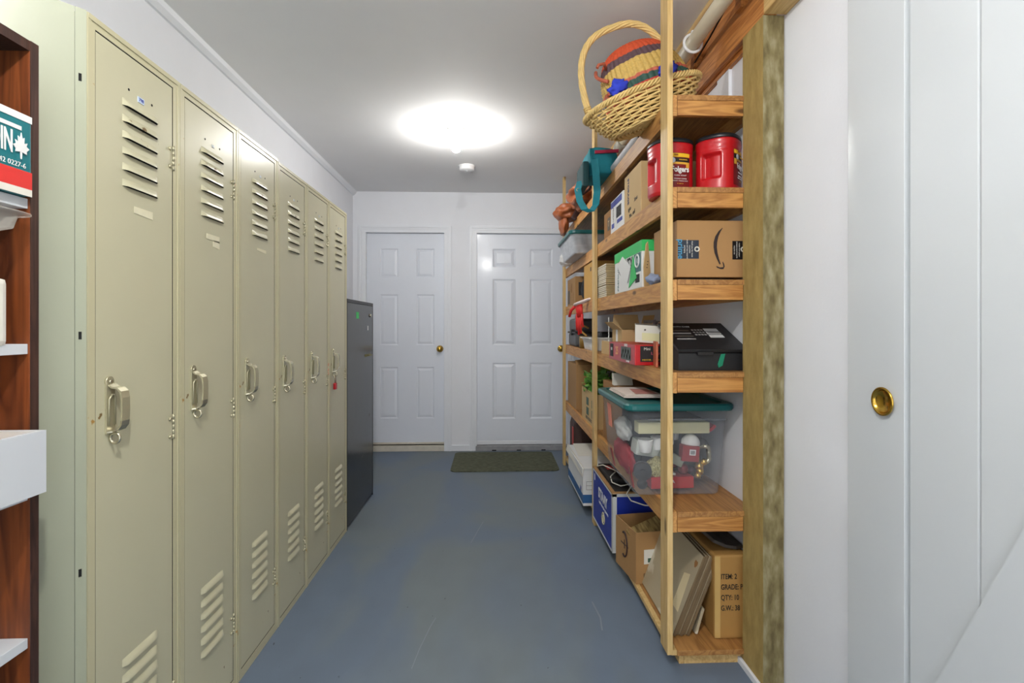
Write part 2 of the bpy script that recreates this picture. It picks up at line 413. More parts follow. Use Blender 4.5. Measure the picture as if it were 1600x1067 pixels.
# crown strip on the left and skirting on the back wall
b = MB(); b.slab([(XL, YF, 2.404), (XL+.012, YF, 2.404), (XL+.03, YF, 2.42), (XL+.036, YF, H), (XL, YF, H)], (0, YB-YF, 0))
struct(b.build('trim_1', M_trimw))
struct(MB().box(D1[1]+.067, D2[0]-.067, YB-.012, YB, 0, .055, bev=.002).build('baseboard_back', M_trimw))
struct(MB().box(XL, XL+.012, 3.7, YB, 0, .06).build('baseboard_left', M_trimw))

def door_unit(idx, x0, x1, panels_x, panels_z, crisp):
    """moulded six panel door with casing, sill and knob; x0..x1 = slab"""
    t = bpy.data.objects.new('door_%d' % idx, None); COL.objects.link(t); t.location = (x0, YB, 0); struct(t)
    W = x1-x0; yb = .030    # slab face is recessed from the wall face
    # slab as a grid with recessed and raised panels
    bm = MB(); xs = [0]; zs = [.06]
    bm.box(0, W, yb+.006, yb+.04, .06, DT-.002)
    PX = [(a-x0, c-x0) for a, c in panels_x]
    # face made of stiles and rails
    ex = [0, PX[0][0], PX[0][1], PX[1][0], PX[1][1], W]
    for a, c in ((ex[0], ex[1]), (ex[2], ex[3]), (ex[4], ex[5])): bm.box(a, c, yb, yb+.006, .06, DT-.002)
    zr = sorted(panels_z); rails = [(.06, zr[0][0]), (zr[0][1], zr[1][0]), (zr[1][1], zr[2][0]), (zr[2][1], DT-.002)]
    for pa, pc in PX:
        for a, c in rails: bm.box(pa, pc, yb, yb+.006, a, c)
        for a, c in zr:
            e = .016 if crisp else .010; g = .026 if crisp else .022
            # sloped groove around and raised field
            o_ = [(pa, a), (pc, a), (pc, c), (pa, c)]; i_ = [(pa+e, a+e), (pc-e, a+e), (pc-e, c-e), (pa+e, c-e)]; k_ = [(pa+e+g, a+e+g), (pc-e-g, a+e+g), (pc-e-g, c-e-g), (pa+e+g, c-e-g)]
            for q in range(4):
                r_ = (q+1) % 4
                bm.poly([(o_[q][0], yb, o_[q][1]), (o_[r_][0], yb, o_[r_][1]), (i_[r_][0], yb+.0055, i_[r_][1]), (i_[q][0], yb+.0055, i_[q][1])])
                bm.poly([(i_[q][0], yb+.0055, i_[q][1]), (i_[r_][0], yb+.0055, i_[r_][1]), (k_[r_][0], yb+.0005, k_[r_][1]), (k_[q][0], yb+.0005, k_[q][1])])
            bm.poly([(p[0], yb+.0005, p[1]) for p in k_])
    bm.build('door_slab', M_door, t)
    # jamb + casing with stepped profile
    c = MB(); cw = .067
    for a, e in ((-cw, 0), (W, W+cw)):
        inner = e if a < 0 else a
        c.box(a, e, -.012, -.0005, 0, DT+cw, bev=.002)
        s_ = 1 if a < 0 else -1
        out = a if a < 0 else e
        c.box(min(out, out+s_*.022), max(out, out+s_*.022), -.018, -.010, 0, DT+cw, bev=.002)
        c.box(min(out+s_*.03, out+s_*.04), max(out+s_*.03, out+s_*.04), -.015, -.010, 0, DT+cw-.03, bev=.0015)
    c.box(-cw, W+cw, -.0125, -.0005, DT, DT+cw, bev=.002)
    c.box(-cw+.022, W+cw-.022, -.018, -.010, DT+cw-.022, DT+cw, bev=.002)
    c.box(-cw+.04, W+cw-.04, -.015, -.010, DT+cw-.04, DT+cw-.03, bev=.0015)
    c.box(-.012, 0, -.002, .09, 0, DT+.012); c.box(W, W+.012, -.002, .09, 0, DT+.012); c.box(0, W, -.002, .09, DT, DT+.012)
    c.build('casing', M_trimw, t)
    MB().box(.001, W-.001, yb+.01, yb+.06, .0505, .059).build('door_sweep', M_gap, t)
    if idx == 1:
        MB().box(0, W, -.010, .08, 0, .050, bev=.003).box(.002, W-.002, yb-.006, yb+.02, .06, .078, bev=.002).build('threshold', paint('worn_white_sill', (206, 200, 186), .5, var=.15, scale=20), t)
    else:
        MB().box(-.01, W+.01, -.022, .08, 0, .046, bev=.003).build('threshold', paint('worn_grey_sill', (150, 150, 152), .45, var=.35, scale=18), t)
        MB().box(0, W, yb-.004, yb+.02, .051, .085, bev=.002).build('sweep_strip', M_trimw, t)
        k = MB()
        for q in (.19, .46, .73): k.box(W*q-.02, W*q+.02, -.0235, -.0215, .002, .012)
        k.build('drain_slots', M_gap, t)
    kx = (-.501-x0) if idx == 1 else (.651-x0)
    k = MB(); prof = [(.0, .0), (.030, .0), (.032, .004), (.026, .008), (.012, .012), (.011, .030), (.020, .036), (.027, .046), (.027, .054), (.020, .062), (.008, .065), (.0, .065)]
    k.lathe([(max(r, .0004), z) for r, z in prof], 28)
    bmesh.ops.rotate(k.bm, cent=(0, 0, 0), matrix=Matrix.Rotation(PI/2, 3, 'X'), verts=k.bm.verts)
    bmesh.ops.translate(k.bm, vec=(kx, yb, .962), verts=k.bm.verts)
    kk = k.build('door_knob', M_brass, t)
    return t
zp1 = [(1.639, 1.911), (.999, 1.476), (.304, .788)]
zp2 = [(1.738, 1.914), (.995, 1.626), (.294, .828)]
door_unit(1, D1[0], D1[1], [(-1.063, -.896), (-.722, -.555)], zp1, False)
door_unit(2, D2[0], D2[1], [(-.003, .218), (.352, .572)], zp2, True)

# sliding plank door on the right, near the camera
t = bpy.data.objects.new('door_3', None); COL.objects.link(t); t.location = (.925, 0, 0); struct(t)
y_far = 1.29
MB().box(-.008, .016, 1.108, y_far, .012, 2.172, bev=.0015).box(-.008, .016, -.25, -.09, .012, 2.172, bev=.0015).box(-.008, .016, -.09, 1.108, 2.03, 2.172, bev=.0015).box(-.008, .016, -.09, 1.108, .012, .15, bev=.0015).build('stile', M_barn, t)
b = MB(); edges = [1.099, .935, .77, .60, .43, .26, .09, -.09]
for a, c in zip(edges[1:], edges): b.box(-.0045, .010, a+.0014, c-.0014, .1505, 2.0295, bev=.0028)
b.box(.010, .016, -.0895, 1.1075, .1505, 2.0295); b.build('plank', M_barn, t)
b = MB(); dy, dz = (.853-1.026), (.824-.441); u = Vector((0, dy, dz)).normalized(); n_ = Vector((0, -u.z, u.y))
p0 = Vector((-.014, 1.022, .441)) - u*.318; p1 = Vector((-.014, 1.022, .441)) + u*1.6
b.slab([p0, p1, p1+n_*.14, p0+n_*.14], (.010, 0, 0)); b.build('diagonal_brace', M_barn, t)
k = MB(); k.lathe([(.0335, -.0010), (.0335, .0015), (.0315, .0030), (.0285, .0020), (.0265, -.002), (.024, -.0055), (.0005, -.0055)], 40, cap=False)
bmesh.ops.rotate(k.bm, cent=(0, 0, 0), matrix=Matrix.Rotation(-PI/2, 3, 'Y'), verts=k.bm.verts)
bmesh.ops.translate(k.bm, vec=(-.0145, 1.165, 1.003), verts=k.bm.verts)
k.build('finger_pull', M_brass, t)
# header above the sliding door and plate above the shelf wall
struct(MB().box(.87, .945, YF, 1.615, 2.182, 2.30, bev=.002).build('trim_2', M_newpine))
b = MB(); b.box(.872, .915, 1.617, YB, 2.182, 2.29, bev=.002).box(.898, .93, 1.617, YB, 2.29, H)
for yy in (1.75, 2.16, 2.57, 2.98, 3.39, 3.8, 4.21): b.box(.862, .90, yy, yy+.04, 2.29, H-.002)
b.box(.90, .93, 1.76, YB, 2.165, 2.182)
struct(b.build('trim_3', M_beam))
struct(MB().box(.836, .856, .9, YB, 2.415, H-.0005).build('trim_4', M_newpine))
struct(MB().box(XR-.012, XR, 1.93, 2.03, 1.98, 2.164).build('trim_5', M_trimw))
# rough timber post
b = MB(); b.box(.87, .938, 1.617, 1.752, 0, 2.181)
bmesh.ops.subdivide_edges(b.bm, edges=[e for e in b.bm.edges if abs(e.verts[0].co.z-e.verts[1].co.z) > 1], cuts=60)
for v in b.bm.verts:
    n3 = noise.noise(Vector((v.co.x*9, v.co.y*9, v.co.z*6)))*.0025
    v.co.x += n3*.8; v.co.y += n3*.8
struct(b.build('trim_6', M_timber))
struct(MB().box(.858, .869, 1.63, 1.77, 0, .022, bev=.002).build('trim_7', M_trimw))

# ------------------------------------------------------------ ceiling lamps, detector, pipe
M_porc = paint('white_porcelain', (236, 236, 236), .25, var=.01)
def lamp(loc, label, strength):
    t = thing('ceiling_bulb_holder', label, 'ceiling light', loc, group=None)
    MB().lathe([(.001, 0), (.058, 0), (.060, -.006), (.054, -.014), (.030, -.022), (.021, -.030), (.019, -.052), (.015, -.054), (.001, -.054)], 40).build('lampholder', M_porc, t)
    MB().lathe([(.0135, -.0545), (.0135, -.068), (.016, -.076), (.0245, -.094), (.001, -.0945)], 28).build('bulb_shield', M_porc, t)  # opaque collar added to keep the bulb's light off the ceiling
    MB().lathe([(.001, -.0950), (.0240, -.0950), (.0285, -.104), (.030, -.112), (.030, -.122), (.024, -.136), (.012, -.144), (.001, -.146)], 32).build('light_bulb', emit('bulb_glow', (255, 253, 249), strength), t)
    return t
lamp((-.235, 3.30, H), 'bare white bulb in a round porcelain ceiling holder', BULB_E)
lamp((-.12, .15, H), 'second bare bulb holder on the ceiling above the near lockers', BULB_NEAR_E)
t = thing('smoke_detector', 'round white smoke detector on the ceiling beyond the bulb', 'smoke detector', (-.205, 4.05, H))
MB().lathe([(.001, 0), (.066, 0), (.066, -.006), (.060, -.008), (.060, -.030), (.054, -.036), (.001, -.037)], 40).build('housing', M_porc, t)
MB().lathe([(.008, -.037), (.008, -.039), (.001, -.039)], 16).build('test_button', M_trimw, t)

t = thing('drain_pipe', 'white plastic drain pipe under the ceiling above the shelves', 'pipe', (.80, 0, 2.31))
MB().cyl((0, -.9, 0), (0, 4.84, 0), .028, n=24).build('pipe_run', paint('aged_white_pvc', (224, 216, 190), .35, var=.06), t)
for yy in (1.52, 3.1): MB().cyl((0, yy, 0), (0, yy+.12, 0), .037, n=24).build('coupling', paint('pvc_grey', (176, 172, 158), .4), t)
for yy in (2.02, 3.4): MB().tube([(.036*math.cos(a), yy, .036*math.sin(a)) for a in [2*PI*k_/20 for k_ in range(20)]], .006, closed=True).box(-.006, .006, yy-.006, yy+.006, .034, .05).build('pipe_hanger', M_porc, t)
o = MB().tube([(.892, 4.8, 2.33), (.885, 3.4, 2.31), (.888, 2.6, 2.325), (.868, 2.25, 2.30), (.858, 2.0, 2.32), (.857, 1.8, 2.36), (.855, 1.5, 2.40), (.857, 1.0, 2.42)], .0035).build('electric_cable', M_ink)
tag(o, 'thin dark cable draped along the wooden beam above the shelves', 'cable')

# ------------------------------------------------------------ lockers
LW, LH, LX = .314, 1.832, -.84      # width along y, height, front plane
def make_locker(label):
    t = thing('metal_locker', label, 'locker', (LX, 1.093, 0), group='row of beige metal lockers')
    d = XL+.02-LX   # depth towards the wall (negative)
    b = MB(); g = .0012; y0, y1 = g, LW-g
    dz0, dz1 = .034, 1.804; dy0, dy1 = .024, .284
    b.box(-.018, 0, y0, dy0-.0024, 0, LH); b.box(-.018, 0, dy1+.0024, y1, 0, LH); b.box(-.0178, -.0150, dy0-.0024, dy1+.0024, dz0-.0024, dz1+.0024, mi=1)
    b.box(-.018, 0, dy0-.0024, dy1+.0024, dz1+.0024, LH); b.box(-.018, 0, dy0-.0024, dy1+.0024, 0, dz0-.0024)
    b.box(0, .0015, y0, y0+.009, .002, LH-.002); b.box(0, .0015, y1-.009, y1, .002, LH-.002); b.box(0, .0022, y0, y1, LH-.012, LH-.001)
    for a_, c_, e_, f_ in ((dy0-.0024, dy0, dz0-.0024, dz1+.0024), (dy1, dy1+.0024, dz0-.0024, dz1+.0024), (dy0, dy1, dz0-.0024, dz0), (dy0, dy1, dz1, dz1+.0024)):
        b.box(-.0149, -.0010, a_, c_, e_, f_, mi=1)
    b.build('frame', [M_locker_frame, M_gap], t)
    MB().box(d, -.0185, y0, y1, .001, LH).build('carcass', M_locker_side, t)
    # door with louvres
    b = MB(); b.box(-.012, -.001, dy0, dy1, dz0, dz1, bev=.0015)
    cy = .163; hw = .061
    def louvre(zl):
        nu, nv, hh, dep = 14, 5, .017, .0085; grid = []
        for j in range(nv+1):
            row = []
            for i in range(nu+1):
                u = -1+2*i/nu; v = j/nv
                e = max(0, 1-abs(u)**8)**.5
                row.append(b.bm.verts.new((-.001+dep*math.sin(v*PI/2)*e, cy+u*hw, zl+hh*(1-v))))
            grid.append(row)
        for j in range(nv):
            for i in range(nu):
                f = b.bm.faces.new((grid[j][i], grid[j][i+1], grid[j+1][i+1], grid[j+1][i])); f.smooth = True
        b.box(-.0012, -.0004, cy-hw*.98, cy+hw*.98, zl-.0005, zl+.0085, mi=1)
    for k in range(6): louvre(1.499+.0368*k); louvre(.220+.0368*k)
    for yy, zz in ((.123, 1.726), (.203, 1.724)): b.cyl((-.002, yy, zz), (-.0005, yy, zz), .003, mi=1, n=10)
    b.build('door', [M_locker, M_gap], t)
    dr = t
    # handle: backplate, bowed pull and hasp eye
    hy, hz = .062, 1.002
    h = MB(); h.box(-.001, .0032, hy-.013, hy+.013, hz-.058, hz+.052, bev=.0012)
    h.cyl((-.001, hy-.002, hz+.056), (.0035, hy-.002, hz+.056), .0115, n=20)
    h.ribbon([(.0032, hy+.002, hz+.050), (.010, hy+.004, hz+.043), (.020, hy+.006, hz+.041), (.0265, hy+.007, hz+.034), (.029, hy+.007, hz+.020), (.0295, hy+.007, hz-.008), (.0285, hy+.007, hz-.030)], (0, .024, 0), .0035)
    h.tube([(.0045, hy-.008, hz-.040), (.0055, hy-.008, hz+.018), (.007, hy-.002, hz+.027), (.007, hy+.006, hz+.026), (.0055, hy+.010, hz+.018), (.0045, hy+.010, hz-.040)], .0022, 7)
    hd = h.build('handle', M_hard, dr, smooth=False)
    h = MB(); h.ribbon([(.0285, hy+.007, hz-.030), (.027, hy+.007, hz-.040), (.021, hy+.006, hz-.049), (.012, hy+.004, hz-.053), (.003, hy, hz-.054)], (0, .024, 0), .0036)
    h.build('chrome_base', M_chrome, hd)
    MB().cyl((.003, hy-.002, hz+.056), (.0070, hy-.002, hz+.056), .0060, .004, n=14).build('screw_head', M_chrome, hd)
    e = MB(); e.tube([(.012+.010*math.cos(a), hy, hz-.068+.011*math.sin(a)) for a in [2*PI*k_/18 for k_ in range(18)]], .0032, closed=True)
    e.build('hasp_eye', M_chrome, hd)
    for zz in (1.62, .915, .215):
        q = MB()
        for k in range(5): q.cyl((.0, dy1+.0030, zz-.032+.013*k), (.0, dy1+.0030, zz-.032+.013*k+.0124), .0032, n=10)
        for dz in (-.024, .022): q.cyl((-.001, dy1-.011, zz+dz), (.0035, dy1-.011, zz+dz), .0055, .003, n=12)
        q.build('hinge', M_hard, t)
    return t
LBL = ['nearest beige metal locker, with a blue and white number sticker and its grey-green side showing',
       'second beige metal locker from the near end, pale torn tape patch below its upper vents',
       'third beige metal locker from the near end, just before the step in the row',
       'fourth beige metal locker from the near end, first one past the step in the row',
       'fifth beige metal locker, pinkish scratches beside it, next to the one with the red padlock',
       'farthest beige metal locker with a red padlock, beside the black cabinet']
L0 = make_locker(LBL[0]); LK = [L0]
for i in range(1, 6):
    LK.append(dup(L0, (LX, 1.093+LW*i, 0 if i < 3 else -.008), LBL[i]))
M_numw = paint('number_sticker', (198, 214, 236), .4)
MB().box(-.001, .0004, .152, .174, 1.711, 1.724).build('number_sticker', M_numw, L0)
text('798', .011, (.0008, .163, 1.7175), 'r', M_blue, L0, name='sticker_number')
M_tape = paint('old_tape', (224, 218, 188), .6, var=.12, scale=40)
def tape(lk, y0, y1, z0, z1): MB().slab([(-.0008, y0, z0), (-.0008, y1, z0-.004), (-.0008, y1, z1), (-.0008, y0, z1)], (.0011, 0, 0)).build('tape_remnant', M_tape, lk)
tape(L0, .140, .205, 1.445, 1.460); tape(LK[1], .13, .20, 1.437, 1.452); tape(LK[1], .165, .20, 1.418, 1.437); tape(LK[2], .14, .21, 1.45, 1.458)
M_pinks = paint('pink_paint_scuff', (206, 148, 122), .6, var=.2, scale=60)
for zz in (.935, .955, .982): MB().slab([(0, .292, zz), (0, .303, zz+.003), (0, .306, zz+.016), (0, .296, zz+.013)], (.0018, 0, 0)).build('paint_scuff', M_pinks, LK[4])
for lk in LK[1:]:
    MB().box(-.001, .0003, .158, .171, 1.715, 1.723).build('number_sticker', paint('faded_sticker', (200, 206, 208), .5), lk)
# angled end panel of the nearest locker
u = Vector((-.849, -.969, 0)).normalized()
b = MB(); q0 = Vector((-.001, -.0008, 0)); nrm = Vector((u.y, -u.x, 0))*.0025
for (a, c, off) in ((0, .0185, 0), (.019, .128, .004)):
    A = q0+u*a+nrm*off/.0025*.35; B = q0+u*c+nrm*off/.0025*.35
    b.slab([A+Vector((0, 0, .002)), B+Vector((0, 0, .002)), B+Vector((0, 0, LH)), A+Vector((0, 0, LH))], -nrm)
ep = b.build('end_panel', M_locker_side, L0)
for zz in (1.69, 1.16, .673):
    A = q0+u*.0105+Vector((0, 0, zz)); b = MB(); b.slab([A-u*.0026+Vector((0, 0, -.008)), A+u*.0026+Vector((0, 0, -.008)), A+u*.0026+Vector((0, 0, .008)), A-u*.0026+Vector((0, 0, .008))], -nrm*1.15)
    b.build('bolt_slot', M_gap, ep)
# red padlock on the last locker
t = thing('padlock', 'small red padlock hanging from the farthest locker handle', 'padlock', (LX+.012, 1.093+LW*5+.062, .846))
b = MB(); b.box(-.0075, .0075, -.014, .014, 0, .034, bev=.004); b.build('lock_body', paint('red_lock', (176, 20, 30), .3, metal=.4), t)
b = MB(); b.tube([(0, -.009, .030)]+[(0, -.009*math.cos(a), .066+.009*math.sin(a)) for a in [PI*k/10 for k in range(11)]]+[(0, .009, .030)], .0022); b.build('shackle', M_chrome, t)

# ------------------------------------------------------------ black steel cabinet
t = thing('storage_cabinet', 'low black steel cabinet with a green sticker beyond the lockers', 'cabinet', (LX, 2.985, 0))
cw = 3.621-2.985; ch = 1.337; cd = XL+.02-LX
MB().box(cd, -.012, 0, cw, 0, ch-.004, bev=.002).build('body', M_cabinet, t)
MB().box(-.012, 0, .006, cw-.006, .012, ch-.022, bev=.002).build('door', M_cabinet, t)
MB().box(cd, .002, 0, cw, ch-.020, ch, bev=.002).build('top_edge', M_black, t)
MB().box(-.012, .0015, 0, .005, 0, ch-.02).box(-.012, .0015, cw-.005, cw, 0, ch-.02).build('side_edge', M_black, t)
MB().box(-.002, .0006, .20, .26, 1.225, 1.265).build('green_sticker', M_green, t)
MB().cyl((-.002, .555, 1.25), (.008, .555, 1.25), .011, n=20).build('key_lock', M_chrome, t)
MB().box(-.002, .0005, .485, .505, 1.15, 1.18).build('paint_chip', M_porc, t)
MB().box(-.002, .004, .42, .56, .975, .992, bev=.001).box(-.002, .016, .47, .56, .978, .985, bev=.001).build('handle', paint('olive_brass', (120, 112, 60), .35, metal=.8), t)
for yy, zz, s_ in ((.53, .56, .012), (.34, .33, .008), (.36, .20, .006)):
    b = MB(); b.slab([(-.001, yy, zz), (-.001, yy+s_, zz+s_*1.4), (-.001, yy+s_*1.2, zz+s_*2), (-.001, yy+s_*.1, zz+s_)], (.0016, 0, 0)); b.build('paint_scrape', M_greyink, t)

# ------------------------------------------------------------ doormat, floor marks
b = MB(); pts = []
x0, x1, y0, y1, r = -.345, .545, 4.14, 4.76, .05
for cx, cy, a0 in ((x1-r, y1-r, 0), (x0+r, y1-r, 90), (x0+r, y0+r, 180), (x1-r, y0+r, 270)):
    for k in range(7): a = math.radians(a0+15*k); pts.append((cx+r*math.cos(a), cy+r*math.sin(a), .0005))
b.slab(pts, (0, 0, .008)); o = b.build('doormat', M_mat); tag(o, 'dark green-grey doormat on the floor before the right door', 'doormat')

# ------------------------------------------------------------ shelving
PX0, PX1 = .597, .616
LV = {'A': 1.977, 'B': 1.659, 'C': 1.340, 'D': 1.019, 'E': .538, 'F': .060}
S = thing('shelving_unit', 'tall built-in wooden shelving unit along the right wall', 'shelves', (.75, 1.78, 0))
def sl(x, y, z): return (x-.75, y-1.78, z)
def sbox(b, x0, x1, y0, y1, z0, z1, mi=0, bev=0): return b.box(x0-.75, x1-.75, y0-1.78, y1-1.78, z0, z1, mi, bev)
for y0, y1, ztop in ((1.730, 1.803, 2.438), (2.995, 3.063, 2.438), (4.30, 4.372, 2.438)):
    sbox(MB(), PX0, PX1, y0, y1, .053 if y0 < 2 else .002, ztop, bev=.0012).build('post', M_pine, S)
for kx, z in LV.items():
    y_end = 4.40
    sh = sbox(MB(), .636, .9145, 1.742, y_end, z-.018, z, bev=.001).build('shelf_board', M_ply, S)
    if kx != 'F':
        r_ = MB(); sbox(r_, .617, .6355, 1.745, 3.03, z-.072, z, bev=.0012); r_.build('front_rail', M_fir_y, sh)
        r_ = MB(); sbox(r_, .617, .6355, 3.032, y_end, z-.070, z, bev=.0012); r_.build('front_rail', wood('fir_rail_pale', (212, 158, 92), (182, 124, 66), 'y'), sh)
        r_ = MB(); sbox(r_, .637, .868, 1.744, 1.762, z-.070, z-.0185, bev=.0012); r_.build('end_rail', M_fir_x, sh)
        r_ = MB(); sbox(r_, .895, .914, 1.77, y_end, z-.07, z-.0185); r_.build('wall_cleat', M_fir_y, sh)
    else:
        r_ = MB(); sbox(r_, .617, .6355, 1.745, y_end, z-.018, z, bev=.001); r_.build('front_rail', M_pine, sh)
        r_ = MB(); sbox(r_, .667, .90, 1.765, 1.783, .0, z-.019, bev=.001); sbox(r_, .650, .666, 1.765, y_end, 0, z-.019, bev=.001); r_.build('plinth', M_newpine, sh)

# ---- carton helpers: origin at base centre, x across the shelf, y away from the camera
def carton(name, label, cat, x0, x1, y0, y1, z, h, mat, rz=0, group=None, tape_=True, bev=.003):
    cx, cy = (x0+x1)/2, (y0+y1)/2
    t = thing(name, label, cat, (cx, cy, z+.0012), rz, group)
    W, D = (x1-x0)/2, (y1-y0)/2
    MB().box(-W, W, -D, D, 0, h, bev=bev).build('box_body', mat, t)
    t['w'] = W; t['d'] = D
    return t, W, D
def finish(t):
    for k in ('w', 'd'):
        if k in t: del t[k]
def open_box(name, label, cat, x0, x1, y0, y1, z, h, mat, rz=0, flaps=(), th=.004, inner=None):
    cx, cy = (x0+x1)/2, (y0+y1)/2
    t = thing(name, label, cat, (cx, cy, z+.0012), rz); W, D = (x1-x0)/2, (y1-y0)/2
    b = MB(); b.box(-W, W, -D, D, 0, th)
    b.box(-W, -W+th, -D, D, th, h); b.box(W-th, W, -D, D, th, h); b.box(-W+th, W-th, -D, -D+th, th, h); b.box(-W+th, W-th, D-th, D, th, h)
    b.build('box_body', mat, t)
    for side, ang, ln in flaps:
        f = MB(); a = math.radians(ang); s_, c_ = math.sin(a)*ln, math.cos(a)*ln
        if side == 'n': f.slab([(-W, -D, h), (W, -D, h), (W-.01, -D-c_, h+s_), (-W+.01, -D-c_, h+s_)], (0, .003, .001))
        if side == 'f': f.slab([(-W, D, h), (W, D, h), (W-.01, D+c_, h+s_), (-W+.01, D+c_, h+s_)], (0, -.003, .001))
        if side == 'l': f.slab([(-W, -D, h), (-W, D, h), (-W-c_, D-.01, h+s_), (-W-c_, -D+.01, h+s_)], (.003, 0, .001))
        if side == 'r': f.slab([(W, -D, h), (W, D, h), (W+c_, D-.01, h+s_), (W+c_, -D+.01, h+s_)], (-.003, 0, .001))
        f.build('flap', mat, t)
    return t, W, D

# ===== top shelf (A): baskets, bag, tube, leather bags
zA = LV['A']
def wicker_basket():
    t = thing('wicker_basket', 'oval wicker basket with an arched handle, tilted on the top shelf', 'basket', (.628, 2.03, 1.984), rot=(math.radians(4), math.radians(-19), math.radians(-5)))
    b = MB(); nrib = 30; lv = 11; hb = .103
    def rad(v): return (.148+.086*v**.8, .108+.056*v**.8)     # a,b at height v
    for k in range(lv):
        v = (k+.5)/lv; a, c = rad(v); pts = []
        for i in range(nrib*4):
            th = 2*PI*i/(nrib*4); o_ = .0052*math.cos(nrib/2*th+(k % 2)*PI)
            pts.append(((a+o_)*math.cos(th), (c+o_)*math.sin(th), v*hb+.0015*math.sin(nrib/2*th+(k % 2)*PI)))
        b.tube(pts, .0047, 6, closed=True)
    for i in range(nrib):
        th = 2*PI*(i+.0)/nrib
        b.tube([(rad(v)[0]*math.cos(th), rad(v)[1]*math.sin(th), v*hb) for v in (0, .3, .6, 1)], .003, 5)
    # woven bottom
    for k in range(9):
        s_ = .08+.92*k/8; pts = []
        for i in range(80):
            th = 2*PI*i/80; pts.append((.148*s_*math.cos(th), .108*s_*math.sin(th), .0015*math.sin(nrib/2*th+(k % 2)*PI)))
        b.tube(pts, .0055, 5, closed=True)
    b.build('woven_body', M_wicker, t)
    b = MB(); a, c = rad(1)
    for ph in range(4):
        b.tube([((a+.008*math.cos(22*th+ph*PI/2))*math.cos(th), (c+.008*math.cos(22*th+ph*PI/2))*math.sin(th), hb+.003+.008*math.sin(22*th+ph*PI/2)) for th in [2*PI*i/260 for i in range(260)]], .0045, 6, closed=True)
    b.build('braided_rim', M_wicker, t)
    b = MB()
    for ph in range(6):
        pts = []
        for i in range(91):
            s_ = i/90; an = PI*(1-s_); x = -.024+.190*math.copysign(abs(math.cos(an))**(2/2.7), math.cos(an)); z = hb-.02+.325*abs(math.sin(an))**(2/2.7)
            f_ = 2*PI*3*s_+ph*PI/3
            nx, nz = math.cos(an), math.sin(an)
            pts.append((x+nx*.0085*math.cos(f_), .0085*math.sin(f_), z+nz*.0085*math.cos(f_)))
        b.tube(pts, .0055, 7)
    for sx in (-1, 1):
        for k in range(5): b.tube([(-.024+sx*.190+.014*math.cos(a_), .014*math.sin(a_), hb+.012+.008*k) for a_ in [2*PI*i/16 for i in range(16)]], .0028, 5, closed=True)
    b.build('handle', M_wicker, t)
    return t
wicker_basket()
M_straw = banded('dyed_straw', [(0, (214, 66, 52)), (.20, (214, 66, 52)), (.30, (52, 92, 80)), (.39, (216, 110, 84)), (.44, (226, 188, 102)), (.68, (104, 78, 84)), (.80, (232, 92, 50))])
t = thing('straw_basket', 'colourful striped straw basket lying inside the wicker basket', 'basket', (.650, 2.03, 2.045), rot=(math.radians(-8), math.radians(-20), math.radians(10)))
bm_ = MB(); nth, nph = 288, 56; grid = []
for j in range(nph+1):
    v = j/nph; ph = v*PI/2; row = []
    rr = .158*(math.cos(ph)**.55) if ph < PI/2-1e-4 else .002; z = .275*math.sin(ph)**1.0
    z = .02+.255*math.sin(ph)
    for i in range(nth):
        th = 2*PI*i/nth; k = 1+.055*math.sqrt(abs(math.sin(th*22)))+.016*math.sin(v*170+PI*(int(th*24/PI) % 2)); q = max(rr, .002)*k
        row.append(bm_.bm.verts.new((q*math.cos(th)*1.14, q*math.sin(th)*.80, z)))
    grid.append(row)
for j in range(nph):
    for i in range(nth):
        f = bm_.bm.faces.new((grid[j][i], grid[j][(i+1) % nth], grid[j+1][(i+1) % nth], grid[j+1][i])); f.smooth = True
bm_.bm.faces.new(grid[-1])
bm_.build('woven_shell', M_straw, t)
b = MB()
for kk, (zc, pz) in enumerate(((.14, .16), (.05, .12))):
    b.tube([(-.172-.02*math.sin(PI*s_), -.05+.06*s_-.02*kk, zc+pz*s_*.5) for s_ in [i/14 for i in range(15)]], .007, 7)
b.tube([(-.15, -.03, .20), (-.16, -.05, .215), (-.19, -.06, .21), (-.20, -.06, .20)], .006, 7)
b.build('handle_loop', paint('red_wrapped_cord', (178, 92, 66), .7, var=.4, scale=90), t)
M_bluecl = paint('blue_cloth', (44, 62, 190), .8, var=.2, scale=30)
for (cx, cy, cz, sd) in ((.475, 1.925, 2.085, 3), (.655, 1.893, 2.135, 5)):
    o = MB().blob((0, 0, 0), (.034, .012, .022), sd, .7, 2.6, 3).build('blue_cloth', M_bluecl); at(o, (cx, cy, cz), rot=(0, -.6, 0))
    tag(o, 'bright blue cloth tucked in the left end of the wicker basket' if sd == 3 else 'bright blue cloth between straw basket and wicker rim, beside the near post', 'cloth', None)
# rolled tube
t = thing('poster_tube', 'grey-white rolled tube on the top shelf under the wicker basket', 'tube', (.642, 2.40, zA+.0275))
b = MB(); n = 28
for (ra, rb) in ((.026, .026),):
    b.cyl((0, -.22, 0), (0, .26, 0), .026, n=28, cap=False); b.cyl((0, -.22, 0), (0, .26, 0), .022, n=28, cap=False)
    for yy in (-.22, .26):
        A = [b.bm.verts.new((.026*math.cos(2*PI*i/n), yy, .026*math.sin(2*PI*i/n))) for i in range(n)]; B = [b.bm.verts.new((.022*math.cos(2*PI*i/n), yy, .022*math.sin(2*PI*i/n))) for i in range(n)]
        for i in range(n): b.bm.faces.new((A[i], A[(i+1) % n], B[(i+1) % n], B[i]))
b.build('rolled_sheet', paint('grey_white_sheet', (196, 196, 200), .5), t)
MB().cyl((0, -.20, 0), (0, .24, 0), .017, n=20).build('hollow_shade', M_ink, t)  # black core stands in for the shaded hollow of the tube
